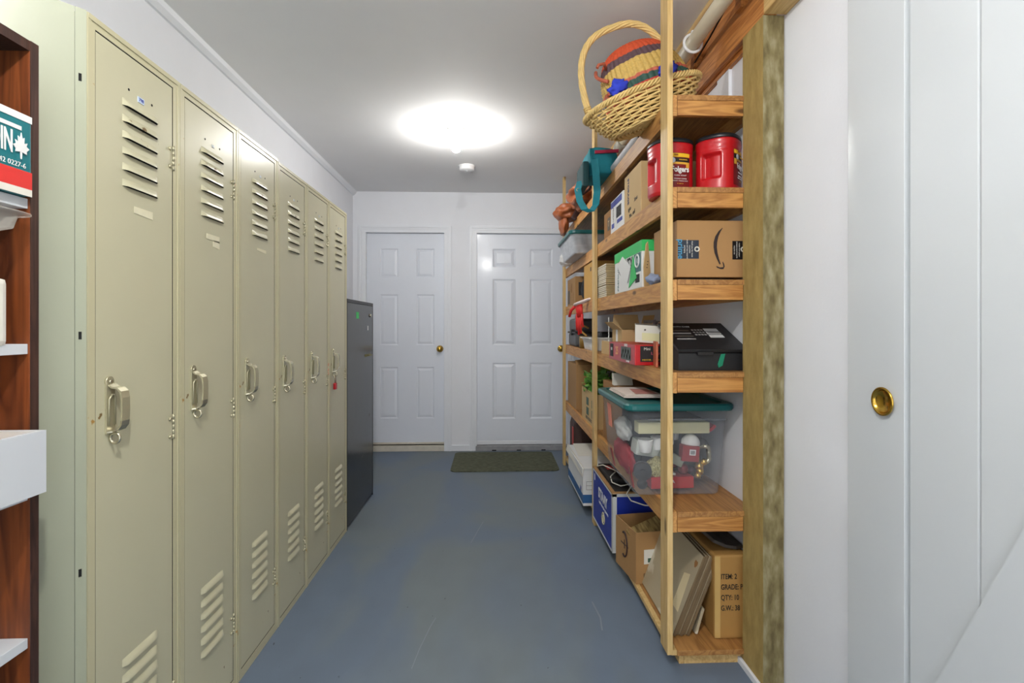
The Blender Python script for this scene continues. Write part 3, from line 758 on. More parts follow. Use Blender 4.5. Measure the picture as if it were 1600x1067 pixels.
# teal bag with strap
t = thing('teal_bag', 'teal fabric bag with a strap hanging below the top shelf', 'bag', (.66, 2.80, zA+.002))
b = MB(); b.box(-.14, .02, -.12, .15, 0, .150, bev=.045)
bmesh.ops.subdivide_edges(b.bm, edges=b.bm.edges[:], cuts=3, use_grid_fill=True)
for v in b.bm.verts:
    n3 = noise.noise(v.co*14)*.012; v.co += v.co.normalized()*n3; v.co.x -= .12*v.co.z; v.co.z = max(v.co.z, 0)
b.build('bag_body', M_tealfab, t, smooth=True)
b = MB(); b.slab([(-.125, -.137, .104), (.0, -.137, .112), (.0, -.137, .128), (-.125, -.137, .120)], (0, .01, 0)); b.build('stripe', paint('maroon_stripe', (170, 30, 66), .7), t)
b = MB(); b.box(-.185, -.150, -.11, .09, -.06, .075, bev=.014); b.build('side_pocket', M_darkteal, t, smooth=False)
b = MB(); b.ribbon([(-.13, -.155, .07), (-.125, -.16, .0), (-.118, -.158, -.10), (-.125, -.155, -.17), (-.15, -.15, -.205), (-.18, -.14, -.19), (-.20, -.11, -.14), (-.207, -.08, -.07), (-.19, -.06, -.02)], (-.030, .030, 0), .003)
b.build('shoulder_strap', M_tealfab, t)
b = MB(); b.tube([(-.205+.008*math.cos(a), -.085, -.075+.008*math.sin(a)) for a in [2*PI*k/14 for k in range(14)]], .0022, closed=True); b.build('strap_ring', M_chrome, t)
# leather bags in the far bay
t = thing('leather_bag', 'crumpled brown leather bag on the far end of the top shelf', 'bag', (.66, 3.48, zA+.002))
b = MB().blob((0, 0, .078), (.13, .22, .078), 4, .38, 2.2, 5, flatz=-.076); b.build('bag_body', M_leather, t)
b = MB(); b.tube([(-.10+.06*math.sin(s_*3), -.25+.02*math.sin(s_*5), .03+.12*s_) for s_ in [i/10 for i in range(11)]], .008, 7); b.build('bag_handle', M_darkleather, t)
t = thing('leather_purse', 'smaller tan leather bag overhanging the farthest end of the top shelf', 'bag', (.60, 3.90, zA+.002))
b = MB().blob((-.02, 0, .062), (.11, .14, .062), 9, .25, 2.2, 4, flatz=-.06); b.blob((-.055, .02, -.02), (.035, .10, .085), 6, .2, 2.2, 4); b.build('bag_body', M_leather, t)
b = MB(); b.box(-.02, .02, -.17, -.13, -.02, .10, bev=.008, mat=Matrix.Rotation(.5, 4, 'Y')); b.build('dark_flap', M_darkleather, t)
t = thing('cloth_roll', 'pale rolled cloth on top of the brown leather bag', 'cloth', (.73, 3.35, zA+.175))
b = MB(); b.tube([(-.08, -.14, .01), (-.03, -.05, .035), (.0, .08, .05), (.03, .2, .055)], lambda s_: .028+.012*math.sin(s_*PI), 12, flat=.7); b.build('roll', paint('beige_canvas', (176, 168, 146), .9, var=.12, scale=30), t)
b = MB(); b.ribbon([(-.10, -.15, .03), (-.06, -.14, .05), (.0, -.13, .045)], (0, .06, 0), .004); b.build('dark_edge', M_darkleather, t)
o = MB().box(0, .030, 0, .002, 0, .026, bev=.0008).build('hang_tag', M_card_l); at(o, (.535, 3.20, 1.985), rot=(0, .3, .2)); tag(o, 'small cardboard tag at the foot of the brown leather bag', 'tag')

# ===== shelf B
zB = LV['B']
def coffee_can(loc, rz, label):
    """squarish red canister with a pinched grip; label on local -y, grip on local -x"""
    t = thing('coffee_canister', label, 'canister', loc, rz)
    b = MB(); nth, nz_ = 96, 40; Hc = .188; grid = []
    for j in range(nz_+1):
        z = Hc*j/nz_; row = []
        base = .078 - (.004 if z < .006 else 0) - (.002 if .150 < z < .153 else 0) + (.0015 if z > .170 else 0)
        for i in range(nth):
            th = 2*PI*i/nth; ct, st = math.cos(th), math.sin(th)
            e = .78; cx = math.copysign(abs(ct)**e, ct)*base; cy = math.copysign(abs(st)**e, st)*base*.94
            # grip recess around th=PI (the -x side), lower-middle
            dth = math.atan2(math.sin(th-PI), math.cos(th-PI))
            a = max(0, min(1, (.40-abs(dth))/.06)); c = max(0, min(1, (z-.048)/.006))*max(0, min(1, (.138-z)/.006))
            k = a*c*(.016+.010*(1 if dth < 0 else .0)) 
            cx += k
            row.append(b.bm.verts.new((cx, cy, z)))
        grid.append(row)
    for j in range(nz_):
        for i in range(nth):
            f = b.bm.faces.new((grid[j][i], grid[j][(i+1) % nth], grid[j+1][(i+1) % nth], grid[j+1][i])); f.smooth = True
    b.bm.faces.new(grid[0][::-1]); b.bm.faces.new(grid[-1])
    b.build('canister_body', M_redpl, t)
    MB().lathe([(.001, .1885), (.079, .1885), (.081, .192), (.080, .202), (.074, .206), (.001, .206)], 64, sy=.94, sq=.80).build('lid', paint('black_lid', (30, 32, 36), .35), t)
    def wrap(name, w_, z0, z1, m_, off, xo=0, xoff=None):
        bb = MB(); n = 10; rows = []
        for i in range(n+1):
            x = xo-w_/2+w_*i/n; st = -(max(0, 1-(abs(x)/.078)**(2/.78)))**(.78/2)
            y = st*.078*.94-off
            rows.append((bb.bm.verts.new((x, y, z0)), bb.bm.verts.new((x, y, z1))))
        for p, q in zip(rows, rows[1:]):
            f = bb.bm.faces.new((p[0], q[0], q[1], p[1])); f.smooth = True
        bb.build(name, m_, t)
    wrap('dark_label', .084, .022, .150, M_darkred, .0008)
    wrap('yellow_banner', .082, .134, .148, M_yellow, .0018)
    wrap('black_band', .082, .116, .131, M_ink, .0018)
    wrap('gold_band', .080, .096, .116, paint('gold_print', (222, 168, 60), .4), .0018)
    wrap('red_hill', .050, .095, .108, M_darkred, .0024)
    bb = MB(); bb.cyl((-.028, -.0765, .121), (-.028, -.0785, .121), .0095, n=20); bb.build('badge', paint('pale_blue_badge', (206, 214, 226), .4), t)
    def tx(s_, size, z, m_, bold=0, x=0, sx=1):
        text(s_, size, (x, -.0785, z), 'f', m_, t, bold=bold, sx=sx)
    tx('100%', .008, .141, M_darkred, .02, -.016); tx('ORIGINAL', .006, .1235, M_yellow, .02, .012, 1.2)
    tx('Folgers', .028, .088, M_white, .03, 0, .84)
    tx('CLASSIC ROAST', .0068, .066, M_white, .0, 0, 1); tx('GROUND COFFEE', .0062, .054, M_white); tx('MEDIUM - TORREFACTION', .0048, .046, M_white)
    tx('\u2022 \u2022\u2022\u2022 \u2022', .010, .036, M_yellow)
    return t
coffee_can((.669, 1.912, zB+.001), math.radians(8), 'left red coffee canister on the shelf below the baskets')
coffee_can((.832, 1.862, zB+.001), math.radians(47), 'right red coffee canister showing its moulded grip beside the timber post')

t, W, D = carton('cardboard_box', 'light brown box with handwriting on its corner, left of the coffee canisters', 'box', .622, .86, 2.13, 2.40, zB, .215, M_card_l)
text('STORAGE', .034, (-W-.0006, .065, .135), 'l', paint('blue_ink', (30, 40, 84), .5), t, roll=-PI/2, sx=.8, bold=.03)
for s_, y_, z_, r_ in (('Xmas', -.06, .075, .1), ('lights', .04, .05, .12), ('Misc. stuff', 0, .02, .08)): text(s_, .026, (-W-.0006, y_, z_), 'l', M_ink, t, roll=r_, sx=.9, name='handwriting')
patch('tape_strip', 'f', (-.055, -D-.0006, .13), .022, .15, M_paper, t); patch('paper_label', 'f', (.0, -D-.0006, .14), .075, .13, paint('tan_label', (196, 176, 138), .6), t); patch('window', 'f', (.005, -D-.0016, .12), .04, .05, M_card_d, t, .0006)
b = MB()
for k in range(7): b.box(-.059, -.051, -D-.0018, -D-.001, .065+.02*k, .073+.02*k)
b.build('perforation', M_card_d, t)
finish(t)
t, W, D = carton('parcel_box', 'white box with blue print lying beside the handwritten box', 'box', .622, .84, 2.42, 2.68, zB, .168, M_white)
patch('blue_stripe', 'l', (-W-.0006, .01, .145), .22, .030, M_blue, t); patch('blue_stripe', 'l', (-W-.0006, -.06, .040), .10, .018, M_blue, t); patch('blue_stripe', 'l', (-W-.0006, .08, .035), .05, .024, M_blue, t)
text('PRIORITY', .026, (-W-.0006, .075, .09), 'l', M_greyink, t, roll=-PI/2, sx=.7); b = MB()
for k in range(9): b.box(-W-.0012, -W+.0002, -.09+.011*k, -.084+.011*k, .06, .115)
b.build('barcode', M_ink, t); finish(t)
t, W, D = carton('small_carton', 'small dark brown carton with a fragile sticker behind the second post', 'box', .65, .86, 2.72, 2.97, zB, .165, M_card_d)
patch('square_sticker', 'l', (-W-.0006, .0, .09), .06, .07, M_greyink, t); text('T', .045, (-W-.0015, 0, .09), 'l', M_card_l, t, bold=.02); finish(t)

def tote(name, label, x0, x1, y0, y1, z, h, tx_, ty_, rim, lidmat, body, lid_over=.012, lid_tilt=0, loc_label=None):
    cx, cy = (x0+x1)/2, (y0+y1)/2
    t = thing(name, label, 'storage bin', (cx, cy, z+.0015)); W, D = (x1-x0)/2, (y1-y0)/2
    b = MB(); n = 10
    def ring(w_, d_, zz, r=.03):
        pts = []
        for sx, sy, a0 in ((1, 1, 0), (-1, 1, 90), (-1, -1, 180), (1, -1, 270)):
            for k in range(5):
                a = math.radians(a0+22.5*k); pts.append((sx*(w_-r)+r*math.cos(a), sy*(d_-r)+r*math.sin(a), zz))
        return pts
    def loft(rs, closed_bottom=True):
        V = [[b.bm.verts.new(p) for p in r_] for r_ in rs]
        for a, c in zip(V, V[1:]):
            m_ = len(a)
            for i in range(m_):
                f = b.bm.faces.new((a[i], a[(i+1) % m_], c[(i+1) % m_], c[i])); f.smooth = False
        if closed_bottom: b.bm.faces.new(V[0][::-1])
        return V
    loft([ring(W-tx_-.006, D-ty_-.006, 0, .022), ring(W-tx_, D-ty_, .006, .026), ring(W-tx_*.12, D-ty_*.12, h*.88, .03), ring(W, D, h*.885, .032), ring(W, D, h, .032)])
    b.build('bin_body', body, t)
    b = MB(); V = loft([ring(W+lid_over-.004, D+lid_over-.004, h-.012, .036), ring(W+lid_over, D+lid_over, h-.006, .04), ring(W+lid_over, D+lid_over, h+.008, .04), ring(W+lid_over-.006, D+lid_over-.006, h+.014, .036), ring(W-.012, D-.012, h+.014, .03), ring(W-.018, D-.018, h+.006, .026)], True)
    b.bm.faces.new(V[-1])
    l = b.build('lid', lidmat, t)
    return t, W, D, l
tote('storage_bin', 'grey translucent bin with a teal lid jutting out at the far bay', .51, .84, 3.34, 3.93, zB, .135, .03, .03, 1, M_teal, clear_plastic('milky_bin', (196, 200, 206), .75, .3))
t = thing('plastic_bag', 'white plastic bag under the far bin with the teal lid', 'bag', (.60, 4.08, zB+.002)); MB().blob((0, 0, .05), (.06, .10, .058), 2, .3, 2.5, 4, flatz=-.05).build('bag_body', M_white, t)

# ===== shelf C
zC = LV['C']
t, W, D = carton('shipping_box', 'brown shipping box with a curved arrow and dark tape, above the black box', 'box', .655, .912, 1.80, 2.06, zC+.012, .203, M_card)
M_dtape = paint('dark_tape', (30, 40, 54), .35); M_smile = paint('dark_brown_ink', (40, 26, 26), .6)
patch('dark_tape', 'f', (-W+.041, -D-.0006, .099), .076, .066, M_dtape, t); patch('dark_tape', 'f', (W-.028, -D-.0006, .097), .056, .066, paint('black_tape', (22, 20, 22), .35), t)
b = MB(); arc = []
def sm(px, py): return (-W+(px-150)/970*.2625*.955, -D-.0012, .203-(py-100)/890*.203)
outer = [(785, 215), (730, 270), (685, 350), (663, 440), (662, 520), (675, 610), (705, 700), (745, 790)]
inner = [(762, 782), (738, 700), (718, 610), (708, 520), (712, 440), (730, 350), (760, 275), (790, 218)]
o1 = [sm(*p) for p in outer]; i1 = [sm(*p) for p in inner[::-1]]
for a in range(7): b.poly([o1[a], o1[a+1], i1[a+1], i1[a]])
b.poly([sm(*p) for p in ((698, 812), (708, 838), (760, 862), (800, 862), (798, 830), (750, 835))])
b.poly([sm(*p) for p in ((800, 862), (818, 820), (810, 780), (792, 742), (786, 755), (796, 800), (798, 830))])
b.build('curved_arrow', M_smile, t)
text('prime', .030, (-W+.013, -D-.0016, .100), 'f', paint('sky_blue_print', (70, 150, 190), .5), t, roll=-PI/2, bold=.01)
for k, s_ in enumerate(('packaging', 'made with less material', 'recyclable', 'thank you for reuse')): text(s_, .0072, (-W+.028+.009*k, -D-.0016, .100), 'f', M_paper, t, roll=-PI/2)
for k, s_ in enumerate(('recycle me', 'amazon.com/recycle', 'made from paper')): text(s_, .0072, (W-.049+.009*k, -D-.0016, .098), 'f', M_paper, t, roll=-PI/2)
for xx in (-W+.072, W-.017):
    b = MB(); b.tube([(xx+.0075*math.cos(a), -D-.0018, .1+.0075*math.sin(a)) for a in [2*PI*k/20 for k in range(20)]], .0024, 6, closed=True); b.build('ring_logo', M_paper, t)
patch('perforated_strip', 'l', (-W-.0006, -.02, .10), .012, .075, M_card_l, t); finish(t)
o = MB().box(-.10, .10, -.10, .12, 0, .010, bev=.003).build('flat_black_case', M_ink); at(o, (.77, 1.92, zC+.001)); tag(o, 'thin black case lying under the brown shipping box with the curved arrow', 'case')

t, W, D = open_box('open_carton', 'open cardboard carton with raised flaps between the green box and the near post', 'box', .710, .88, 2.09, 2.30, zC, .15, M_card_l, flaps=(('f', 96, .085), ('l', 97, .08)))
o = MB().slab([(0, 0, 0), (.030, 0, 0), (.036, .0, .045), (.020, 0, .185), (.010, 0, .175), (-.004, 0, .08)], (0, .004, 0)).build('cardboard_strip', M_card_l); at(o, (.622, 2.078, zC+.002), rz=.5); tag(o, 'upright torn cardboard strip beside the green and white box', 'cardboard')
text('\u2022 \u2022 \u2022', .02, (.016, -.0006, .09), 'f', M_ink, o, roll=1.4)
b = MB().blob((0, 0, .020), (.026, .030, .020), 6, .4, 2.6, 3, flatz=-.0215); o = b.build('grey_rag', paint('blue_grey_cloth', (130, 140, 164), .9, var=.15, scale=40)); at(o, (.663, 1.99-.06, zC+.001)); o.location = (.628, 1.98, zC+.002); tag(o, 'crumpled blue-grey rag beside the shipping box, left of the near post', 'cloth')
# green / white food carton with a white triangle
t, W, D = carton('printed_carton', 'green and white printed carton with a large recycling mark', 'box', .622, .70, 2.115, 2.59, zC, .198, M_white)
b = MB(); b.box(-W-.0012, W+.0012, -D-.0012, D+.0012, .152, .1992); b.build('green_top', M_green, t)
patch('teal_panel', 'l', (-W-.0006, -D+.065, .110), .10, .080, M_teal, t)
b = MB(); b.tube([(-W-.002, -D+.065+.030*math.cos(a), .117+.026*math.sin(a)) for a in [2*PI*k/24 for k in range(24)]], .004, 6, closed=True); b.build('round_logo', M_white, t)
text('R', .03, (-W-.0014, -D+.065, .117), 'l', M_white, t, bold=.02)
text('QUALITY', .075, (-W-.0006, -D+.27, .117), 'l', M_ink, t, bold=.03, sx=.78)
text('FREEZER', .035, (-W-.0006, -D+.33, .145-.006), 'l', paint('orange_print', (216, 110, 70), .5), t, bold=.02)
text('PREMIUM', .030, (-W-.0006, -D+.40, .07), 'l', M_teal, t, roll=PI/2)
b = MB()
for k in range(8): b.box(-W-.0012, -W, -D+.035+.008*k, -D+.040+.008*k, .025, .060)
b.build('barcode', M_ink, t)
b = MB(); b.slab([(-W-.003, -D+.13, .15), (-W-.003, -D+.075, .045), (-W-.003, -D+.20, .012)], (.002, 0, 0)); b.build('green_triangle', M_green, t)
b = MB(); b.slab([(-W-.006, -D+.40, .135), (-W-.006, -D+.30, .168), (-W-.006, -D+.155, .105), (-W-.006, -D+.215, .035), (-W-.006, -D+.315, .065)], (.002, 0, 0)); b.build('white_paper_flap', M_white, t)
finish(t)
# ceramic tiles: two stacks
tl = MB(); tl.box(-.139, .140, -.15, .15, 0, .0088, bev=.0012)
t0 = tl.build('ceramic_tile', [M_tile_side]); MB().box(-.1415, .1415, -.1492, .1492, .0016, .0090, bev=.0008).build('glazed_face', M_tile_edge, t0)
pos = []; z = zC+.0012
for k in range(6): pos.append((.764+random.uniform(-.002, .002), 2.945+random.uniform(-.003, .003), z, 0)); z += .0106
z0_ = z+.003
for k in range(11): pos.append((.762+random.uniform(-.002, .002), 2.945+random.uniform(-.003, .003), z0_, 1)); z0_ += .0106
for i, (x, y, z, g) in enumerate(pos):
    o = t0 if i == 0 else dup(t0, (x, y, z)); o.location = (x, y, z)
    ORD = ('topmost', 'second', 'third', 'fourth', 'fifth', 'sixth', 'seventh', 'eighth', 'ninth', 'tenth', 'bottom')
    lab = ('cream tile, %s from the top of the upper stack beside the green carton' % ORD[16-i]) if g else ('cream tile, %s from the top of the lower, smaller stack' % ORD[5-i])
    lab = lab.replace('topmost from the top', 'topmost').replace('bottom from the top', 'lowest')
    tag(o, lab, 'tile', 'cream tiles in the %s stack' % ('upper' if g else 'lower'))
for dx in (-.10, .10):
    o = MB().box(-.02, .02, -.12, .12, 0, .0028).build('card_spacer', M_card_d); at(o, (.764+dx, 2.945, pos[6][2]-.0034+.0001)); tag(o, 'flat card spacer between the two tile stacks, %s side' % ('corridor' if dx < 0 else 'wall'), 'spacer')
# far bay on shelf C
t, W, D = carton('brown_carton', 'brown carton with dark printing in the far bay above the grey case', 'box', .625, .85, 3.86, 4.26, zC, .215, M_card)
patch('dark_print', 'l', (-W-.0006, .12, .07), .09, .11, M_greyink, t); patch('dark_print', 'f', (-W+.05, -D-.0006, .12), .05, .10, M_ink, t); text('\u00ae', .10, (-W-.0006, -.02, .13), 'l', M_card_d, t); text('1', .09, (-W-.0006, -.11, .06), 'l', M_card_d, t, bold=.04); finish(t)
t = thing('black_pouch', 'black pouch with a red cap wedged between two cartons in the far bay', 'pouch', (.70, 3.70, zC+.002)); MB().blob((0, 0, .105), (.055, .055, .105), 5, .2, 2, 3, flatz=-.103).build('pouch_body', paint('black_nylon', (34, 36, 40), .6, var=.2), t); MB().cyl((-.02, 0, .19), (-.02, -.02, .235), .018, n=14).build('red_cap', M_redpl, t)
t, W, D = carton('yellow_carton', 'tall yellowish carton just beyond the second post', 'box', .625, .82, 3.16, 3.49, zC, .245, M_card_y); patch('small_label', 'l', (-W-.0006, -.08, .20), .03, .025, M_greyink, t); finish(t)
# red and white glove hanging
t = thing('work_glove', 'red and white work glove hanging over the shelf edge', 'glove', (.575, 3.36, zC), rz=.55)
M_gr = paint('red_rubber', (214, 40, 36), .5, var=.12, scale=20); M_gw = paint('white_knit', (226, 212, 212), .9, var=.08, scale=60)
b = MB(); b.tube([(.03, -.14, .012), (-.002, -.10, .012), (-.012, -.04, -.004), (-.012, .02, -.02)], lambda s_: .018+.012*s_, 12, flat=.45); b.build('cuff', M_gw, t)
b = MB(); b.tube([(-.012, .0, -.012), (-.014, -.01, -.06), (-.014, -.015, -.10)], lambda s_: .034-.006*s_, 14, flat=.45)
for k, (yy, ln) in enumerate(((-.040, .085), (-.022, .125), (-.003, .135), (.014, .105))):
    b.tube([(-.014, yy*.9, -.085), (-.016, yy, -.085-ln*.5), (-.013, yy*1.15, -.085-ln)], lambda s_: .0105-.003*s_, 9, flat=.8)
b.tube([(-.014, .03, -.03), (-.02, .065, -.055), (-.02, .085, -.10)], lambda s_: .013-.003*s_, 9, flat=.8)
b.build('glove_hand', M_gr, t)

# ===== shelf D
zD = LV['D']
t = thing('black_gift_box', 'black box with a slanting printed lid on the near shelf end', 'box', (.785, 1.94, zD+.0012))
b = MB(); b.slab([(-.122, -.135, 0), (-.122, .075, 0), (-.122, .075, .135), (-.122, -.135, .062)], (.246, 0, 0)); b.build('box_body', paint('black_card', (26, 26, 28), .5, var=.1), t)
LM = Matrix.Translation((0, -.142, .064)) @ Matrix.Rotation(math.radians(23), 4, 'X')
b = MB(); b.box(-.127, .127, 0, .245, 0, .012, bev=.002, mat=LM); ld = b.build('lid', paint('black_card_lid', (34, 34, 36), .42, var=.1), t)
def lidrect(name, u0, u1, v0, v1, m_):
    b = MB(); b.box(u0, u1, v0, v1, .012, .0127, mat=LM); return b.build(name, m_, ld)
M_lg = paint('light_grey_print', (170, 168, 166), .5, var=.25, scale=300)
for k in range(4): lidrect('fine_print', -.100, -.030, .160-.026*k+.006, .168-.026*k+.006, M_lg if k % 2 else M_greyink)
for k in range(3): lidrect('white_label', .032, .085, .165-.030*k, .188-.030*k, M_white)
for k in range(10): lidrect('barcode', .036+.0048*k, .0385+.0048*k, .140, .155, M_ink)
for k in range(3):
    for q in range(4): lidrect('icon', -.018+.012*q, -.010+.012*q, .170-.022*k, .180-.022*k, M_lg)
tt = text('HANDLE WITH CARE', .012, (0, 0, 0), 'f', M_white, ld); tt.data.transform(LM @ Matrix.Translation((-.072, .205, .0128)) @ Matrix.Rotation(-PI/2, 4, 'X'))
b = MB(); b.box(-.058, .0, -.150, -.143, .055, .066, bev=.002).build('pull_tab', M_ink, t)
b = MB(); b.slab([(.030, -.139, .058), (.046, -.139, .060), (.036, -.139, .018), (.022, -.139, .010), (.018, -.139, .022)], (0, .002, 0)); b.build('green_ribbon', paint('green_ribbon', (20, 128, 96), .5), t)
o = MB().box(-.035, .035, -.002, .002, 0, .235, bev=.001).build('wood_offcut', paint('pinkish_offcut', (182, 140, 112), .7, var=.12)); at(o, (.862, 2.16, zD+.006), rot=(0, -.72, .15)); tag(o, 'pinkish flat board leaning diagonally behind the black box', 'board')
o = MB().box(-.04, .04, -.12, .12, 0, .14, bev=.003).build('dark_carton', M_card_d); at(o, (.855, 2.38, zD+.001)); tag(o, 'dark brown carton in the shadow behind the black box', 'box')
# red light-string box
t, W, D = carton('red_light_box', 'red printed box of lights jutting over the shelf edge', 'box', .572, .800, 2.045, 2.50, zD, .083, M_redpl)
patch('photo_print', 'l', (-W-.0006, -.09, .042), .16, .055, paint('dark_photo', (70, 78, 70), .4, var=.8, scale=60), t)
b = MB()
for q in range(7): b.cyl((-W-.0014, -.155+.022*q, .03+.02*(q % 2)), (-W-.0002, -.155+.022*q, .03+.02*(q % 2)), .009, n=12)
b.build('bulb_picture', paint('pale_bulb', (204, 208, 196), .4, var=.3, scale=40), t)
text('LIGHTS', .016, (-W-.0006, -.09, .076), 'l', M_white, t, bold=.03); text('SET OF 100', .010, (-W-.0006, -.12, .009), 'l', M_white, t, bold=.03)
text('25', .050, (-W-.0006, .07, .045), 'l', paint('peach_print', (232, 170, 120), .5), t, bold=.03); patch('black_panel', 'l', (-W-.0006, .17, .045), .06, .06, M_ink, t); text('100', .02, (-W-.0015, .17, .05), 'l', M_white, t)
patch('black_panel', 'f', (-W+.075, -D-.0006, .046), .105, .064, M_ink, t); text('Mini', .016, (-W+.05, -D-.0016, .066), 'f', M_paper, t); text('Lights', .016, (-W+.085, -D-.0016, .048), 'f', paint('pink_print', (222, 90, 120), .5), t); text('INDOOR - OUTDOOR', .009, (-W+.075, -D-.0016, .022), 'f', M_yellow, t)
finish(t)
o = MB().box(-.004, .004, -.05, .05, 0, .098, bev=.001).build('picture_card', paint('orange_photo_card', (186, 96, 62), .5, var=.5, scale=30)); at(o, (.638, 1.985, zD+.002), rz=-.2); tag(o, 'orange-red picture card standing at the near end of the red light box', 'card')
t, W, D = open_box('open_box', 'small open cardboard box with raised flaps behind the red light box', 'box', .640, .79, 2.52, 2.72, zD, .140, M_card_l, flaps=(('f', 78, .08), ('r', 76, .075), ('l', 40, .06)))
patch('white_tape', 'l', (-W-.0006, 0, .08), .035, .12, M_white, t)
t = thing('cream_card_pack', 'cream printed packet leaning on top of the red light box', 'packet', (.650, 2.095, zD+.0855))
LM2 = Matrix.Rotation(math.radians(-14), 4, 'X') @ Matrix.Rotation(math.radians(4), 4, 'Y'); b = MB(); b.box(-.062, .062, -.004, .004, .004, .084, bev=.0015, mat=LM2); b.build('packet_body', M_paper, t)
b = MB(); b.box(-.035, .045, -.0048, -.004, .012, .045, mat=LM2); b.build('yellow_patch', M_cream, t); b = MB(); b.cyl((-.022, -.0052, .058), (-.022, -.004, .058), .004, n=10).box(-.062, .062, -.0050, -.004, .078, .084); bmesh.ops.transform(b.bm, matrix=LM2, verts=b.bm.verts); b.build('dark_print', M_greyink, t)
gm = paint('grey_magazine', (150, 148, 152), .5, var=.3, scale=30)
for k, (dy, ln) in enumerate(((0, .19), (.035, .18), (.07, .185))):
    o = MB().box(-.01, .01, -.075, .075, 0, ln, bev=.001).build('magazine', gm); at(o, (.815+.028*k, 2.60, zD+.0012), rot=(0, -.06, 0)); tag(o, ('grey magazine standing nearest the open cardboard box', 'middle one of three grey magazines behind the open box', 'grey magazine nearest the wall behind the open box')[k], 'magazine', 'grey magazines behind the open box')
t = thing('paper_sack', 'brown paper sack with a striped card in it beside the second post', 'bag', (.69, 2.85, zD+.0015)); b = MB(); b.slab([(-.06, -.09, 0), (.06, -.09, 0), (.055, -.10, .06), (-.06, -.10, .075)], (0, .19, 0)); b.build('sack_body', M_card_l, t)
b = MB(); b.box(-.03, .03, -.002, .002, .0, .135, mat=Matrix.Translation((-.045, -.02, .07)) @ Matrix.Rotation(PI/2-.2, 4, 'Z') @ Matrix.Rotation(.12, 4, 'Y')); cd = b.build('striped_card', M_white, t)
b = MB()
for k in range(6): b.box(-.022, .014, -.0032, .0032, .012+.02*k, .022+.02*k, mat=Matrix.Translation((-.045, -.02, .07)) @ Matrix.Rotation(PI/2-.2, 4, 'Z') @ Matrix.Rotation(.12, 4, 'Y'))
b.build('black_stripes', M_ink, cd)
# far bay on D
t = thing('grey_tool_case', 'grey plastic tool case standing on end at the far end of the shelf', 'case', (.715, 4.05, zD+.0015))
MB().box(-.085, .085, -.19, .19, 0, .105, bev=.022).build('lower_shell', M_greypl, t); MB().box(-.080, .080, -.18, .18, .112, .215, bev=.022).build('upper_shell', M_greypl, t); MB().box(-.092, .092, -.197, .197, .100, .114, bev=.004).build('seam_flange', M_black, t); MB().box(-.098, -.084, -.03, .03, .085, .13, bev=.003).build('latch', M_black, t)
t = thing('tape_roll', 'brownish roll of tape on the shelf in front of the grey tool case', 'tape', (.655, 3.66, zD+.0015)); b = MB()
b.lathe([(.022, 0), (.034, 0), (.034, .085), (.022, .085), (.022, 0)], 28, cap=False); b.build('roll_body', paint('amber_tape', (150, 116, 52), .3, var=.1), t)
t = thing('plastic_tray', 'white plastic tray with pale packets in the far bay', 'tray', (.71, 3.38, zD+.0015)); b = MB(); b.slab([(-.07, -.16, 0), (.07, -.16, 0), (.085, -.17, .075), (-.085, -.17, .075)], (0, .33, 0)); b.build('tray_body', M_white, t); MB().box(-.10, .10, -.18, .18, .075, .083, bev=.002).build('tray_rim', M_white, t)
o = MB().box(-.05, .05, -.11, .11, 0, .035, bev=.008).build('dark_tool_pouch', M_black); at(o, (.75, 3.42, zD+.0855)); tag(o, 'dark pouch lying on the white plastic tray', 'pouch')
b = MB(); b.tube([(-.02, .02, .0), (-.05, .06, .03), (-.03, .12, .07), (.02, .16, .05)], .007, 8); o = b.build('tan_strap', M_card_y); at(o, (.655, 3.44, zD+.095)); tag(o, 'tan strap curling beside the hanging glove', 'strap')

# ===== shelf E
zE = LV['E']
TX0, TX1, TY0, TY1 = .512, .890, 1.895, 2.395
t, W, D, lid = tote('storage_bin', 'large clear bin with a dark teal lid full of decorations', TX0, TX1, TY0, TY1, zE, .335, .026, .020, 1, M_teal, M_frost, lid_over=.020)
BX, BY, BZ = (TX0+TX1)/2, (TY0+TY1)/2, zE+.0015
b = MB()
for yy in (-.17, .14): b.slab([(-W+.040, yy, .01), (-W+.040, yy+.03, .01), (-W+.0250, yy+.03, .09), (-W+.025, yy, .09)], (-.004, 0, 0))
b.build('red_wheel_clip', paint('brick_red', (170, 44, 34), .4), t)
b = MB(); b.slab([(-W+.006, .06, .20), (-W+.006, .12, .20), (-W-.0008, .12, .30), (-W-.0008, .06, .30)], (-.0015, 0, 0)); b.build('orange_sticker', paint('orange_sticker', (224, 130, 104), .5, var=.3, scale=30), t)
b = MB(); b.slab([(-.12, -.2485, .285), (-.06, -.2485, .285), (.18, -.2485, .285), (.18, -.2485, .292), (-.12, -.2485, .292)], (0, -.003, 0)); b.build('rim_ledge', M_frost, t)
def inbin(name, label, cat, bb, mat_, x, z, y=-.13, rot=(0, 0, 0), smooth=False):
    o = bb.build(name, mat_, None, smooth); at(o, (BX+x, BY+y, BZ+z), rot=rot); tag(o, label, cat); return o
inbin('cream_light_case', 'long cream plastic strip across the top inside the clear bin', 'container', MB().box(-.16, .12, -.03, .03, -.022, .022, bev=.004), M_cream, .02, .245, -.16)
inbin('white_ball', 'white ball ornament in the clear bin above the red barcode box', 'ornament', MB().lathe([(max(.036*math.sin(PI*i/14), .0005), -.036*math.cos(PI*i/14)) for i in range(15)], 24), M_white, .075, .180, -.16)
o = inbin('red_gift_box', 'small dark red box with a white barcode inside the clear bin', 'box', MB().box(-.033, .033, -.02, .02, -.03, .03, bev=.002), paint('crimson_card', (150, 26, 34), .5), .060, .148, -.185, (0, .08, 0))
patch('barcode_label', 'f', (.006, -.0206, .006), .024, .022, M_white, o); b = MB()
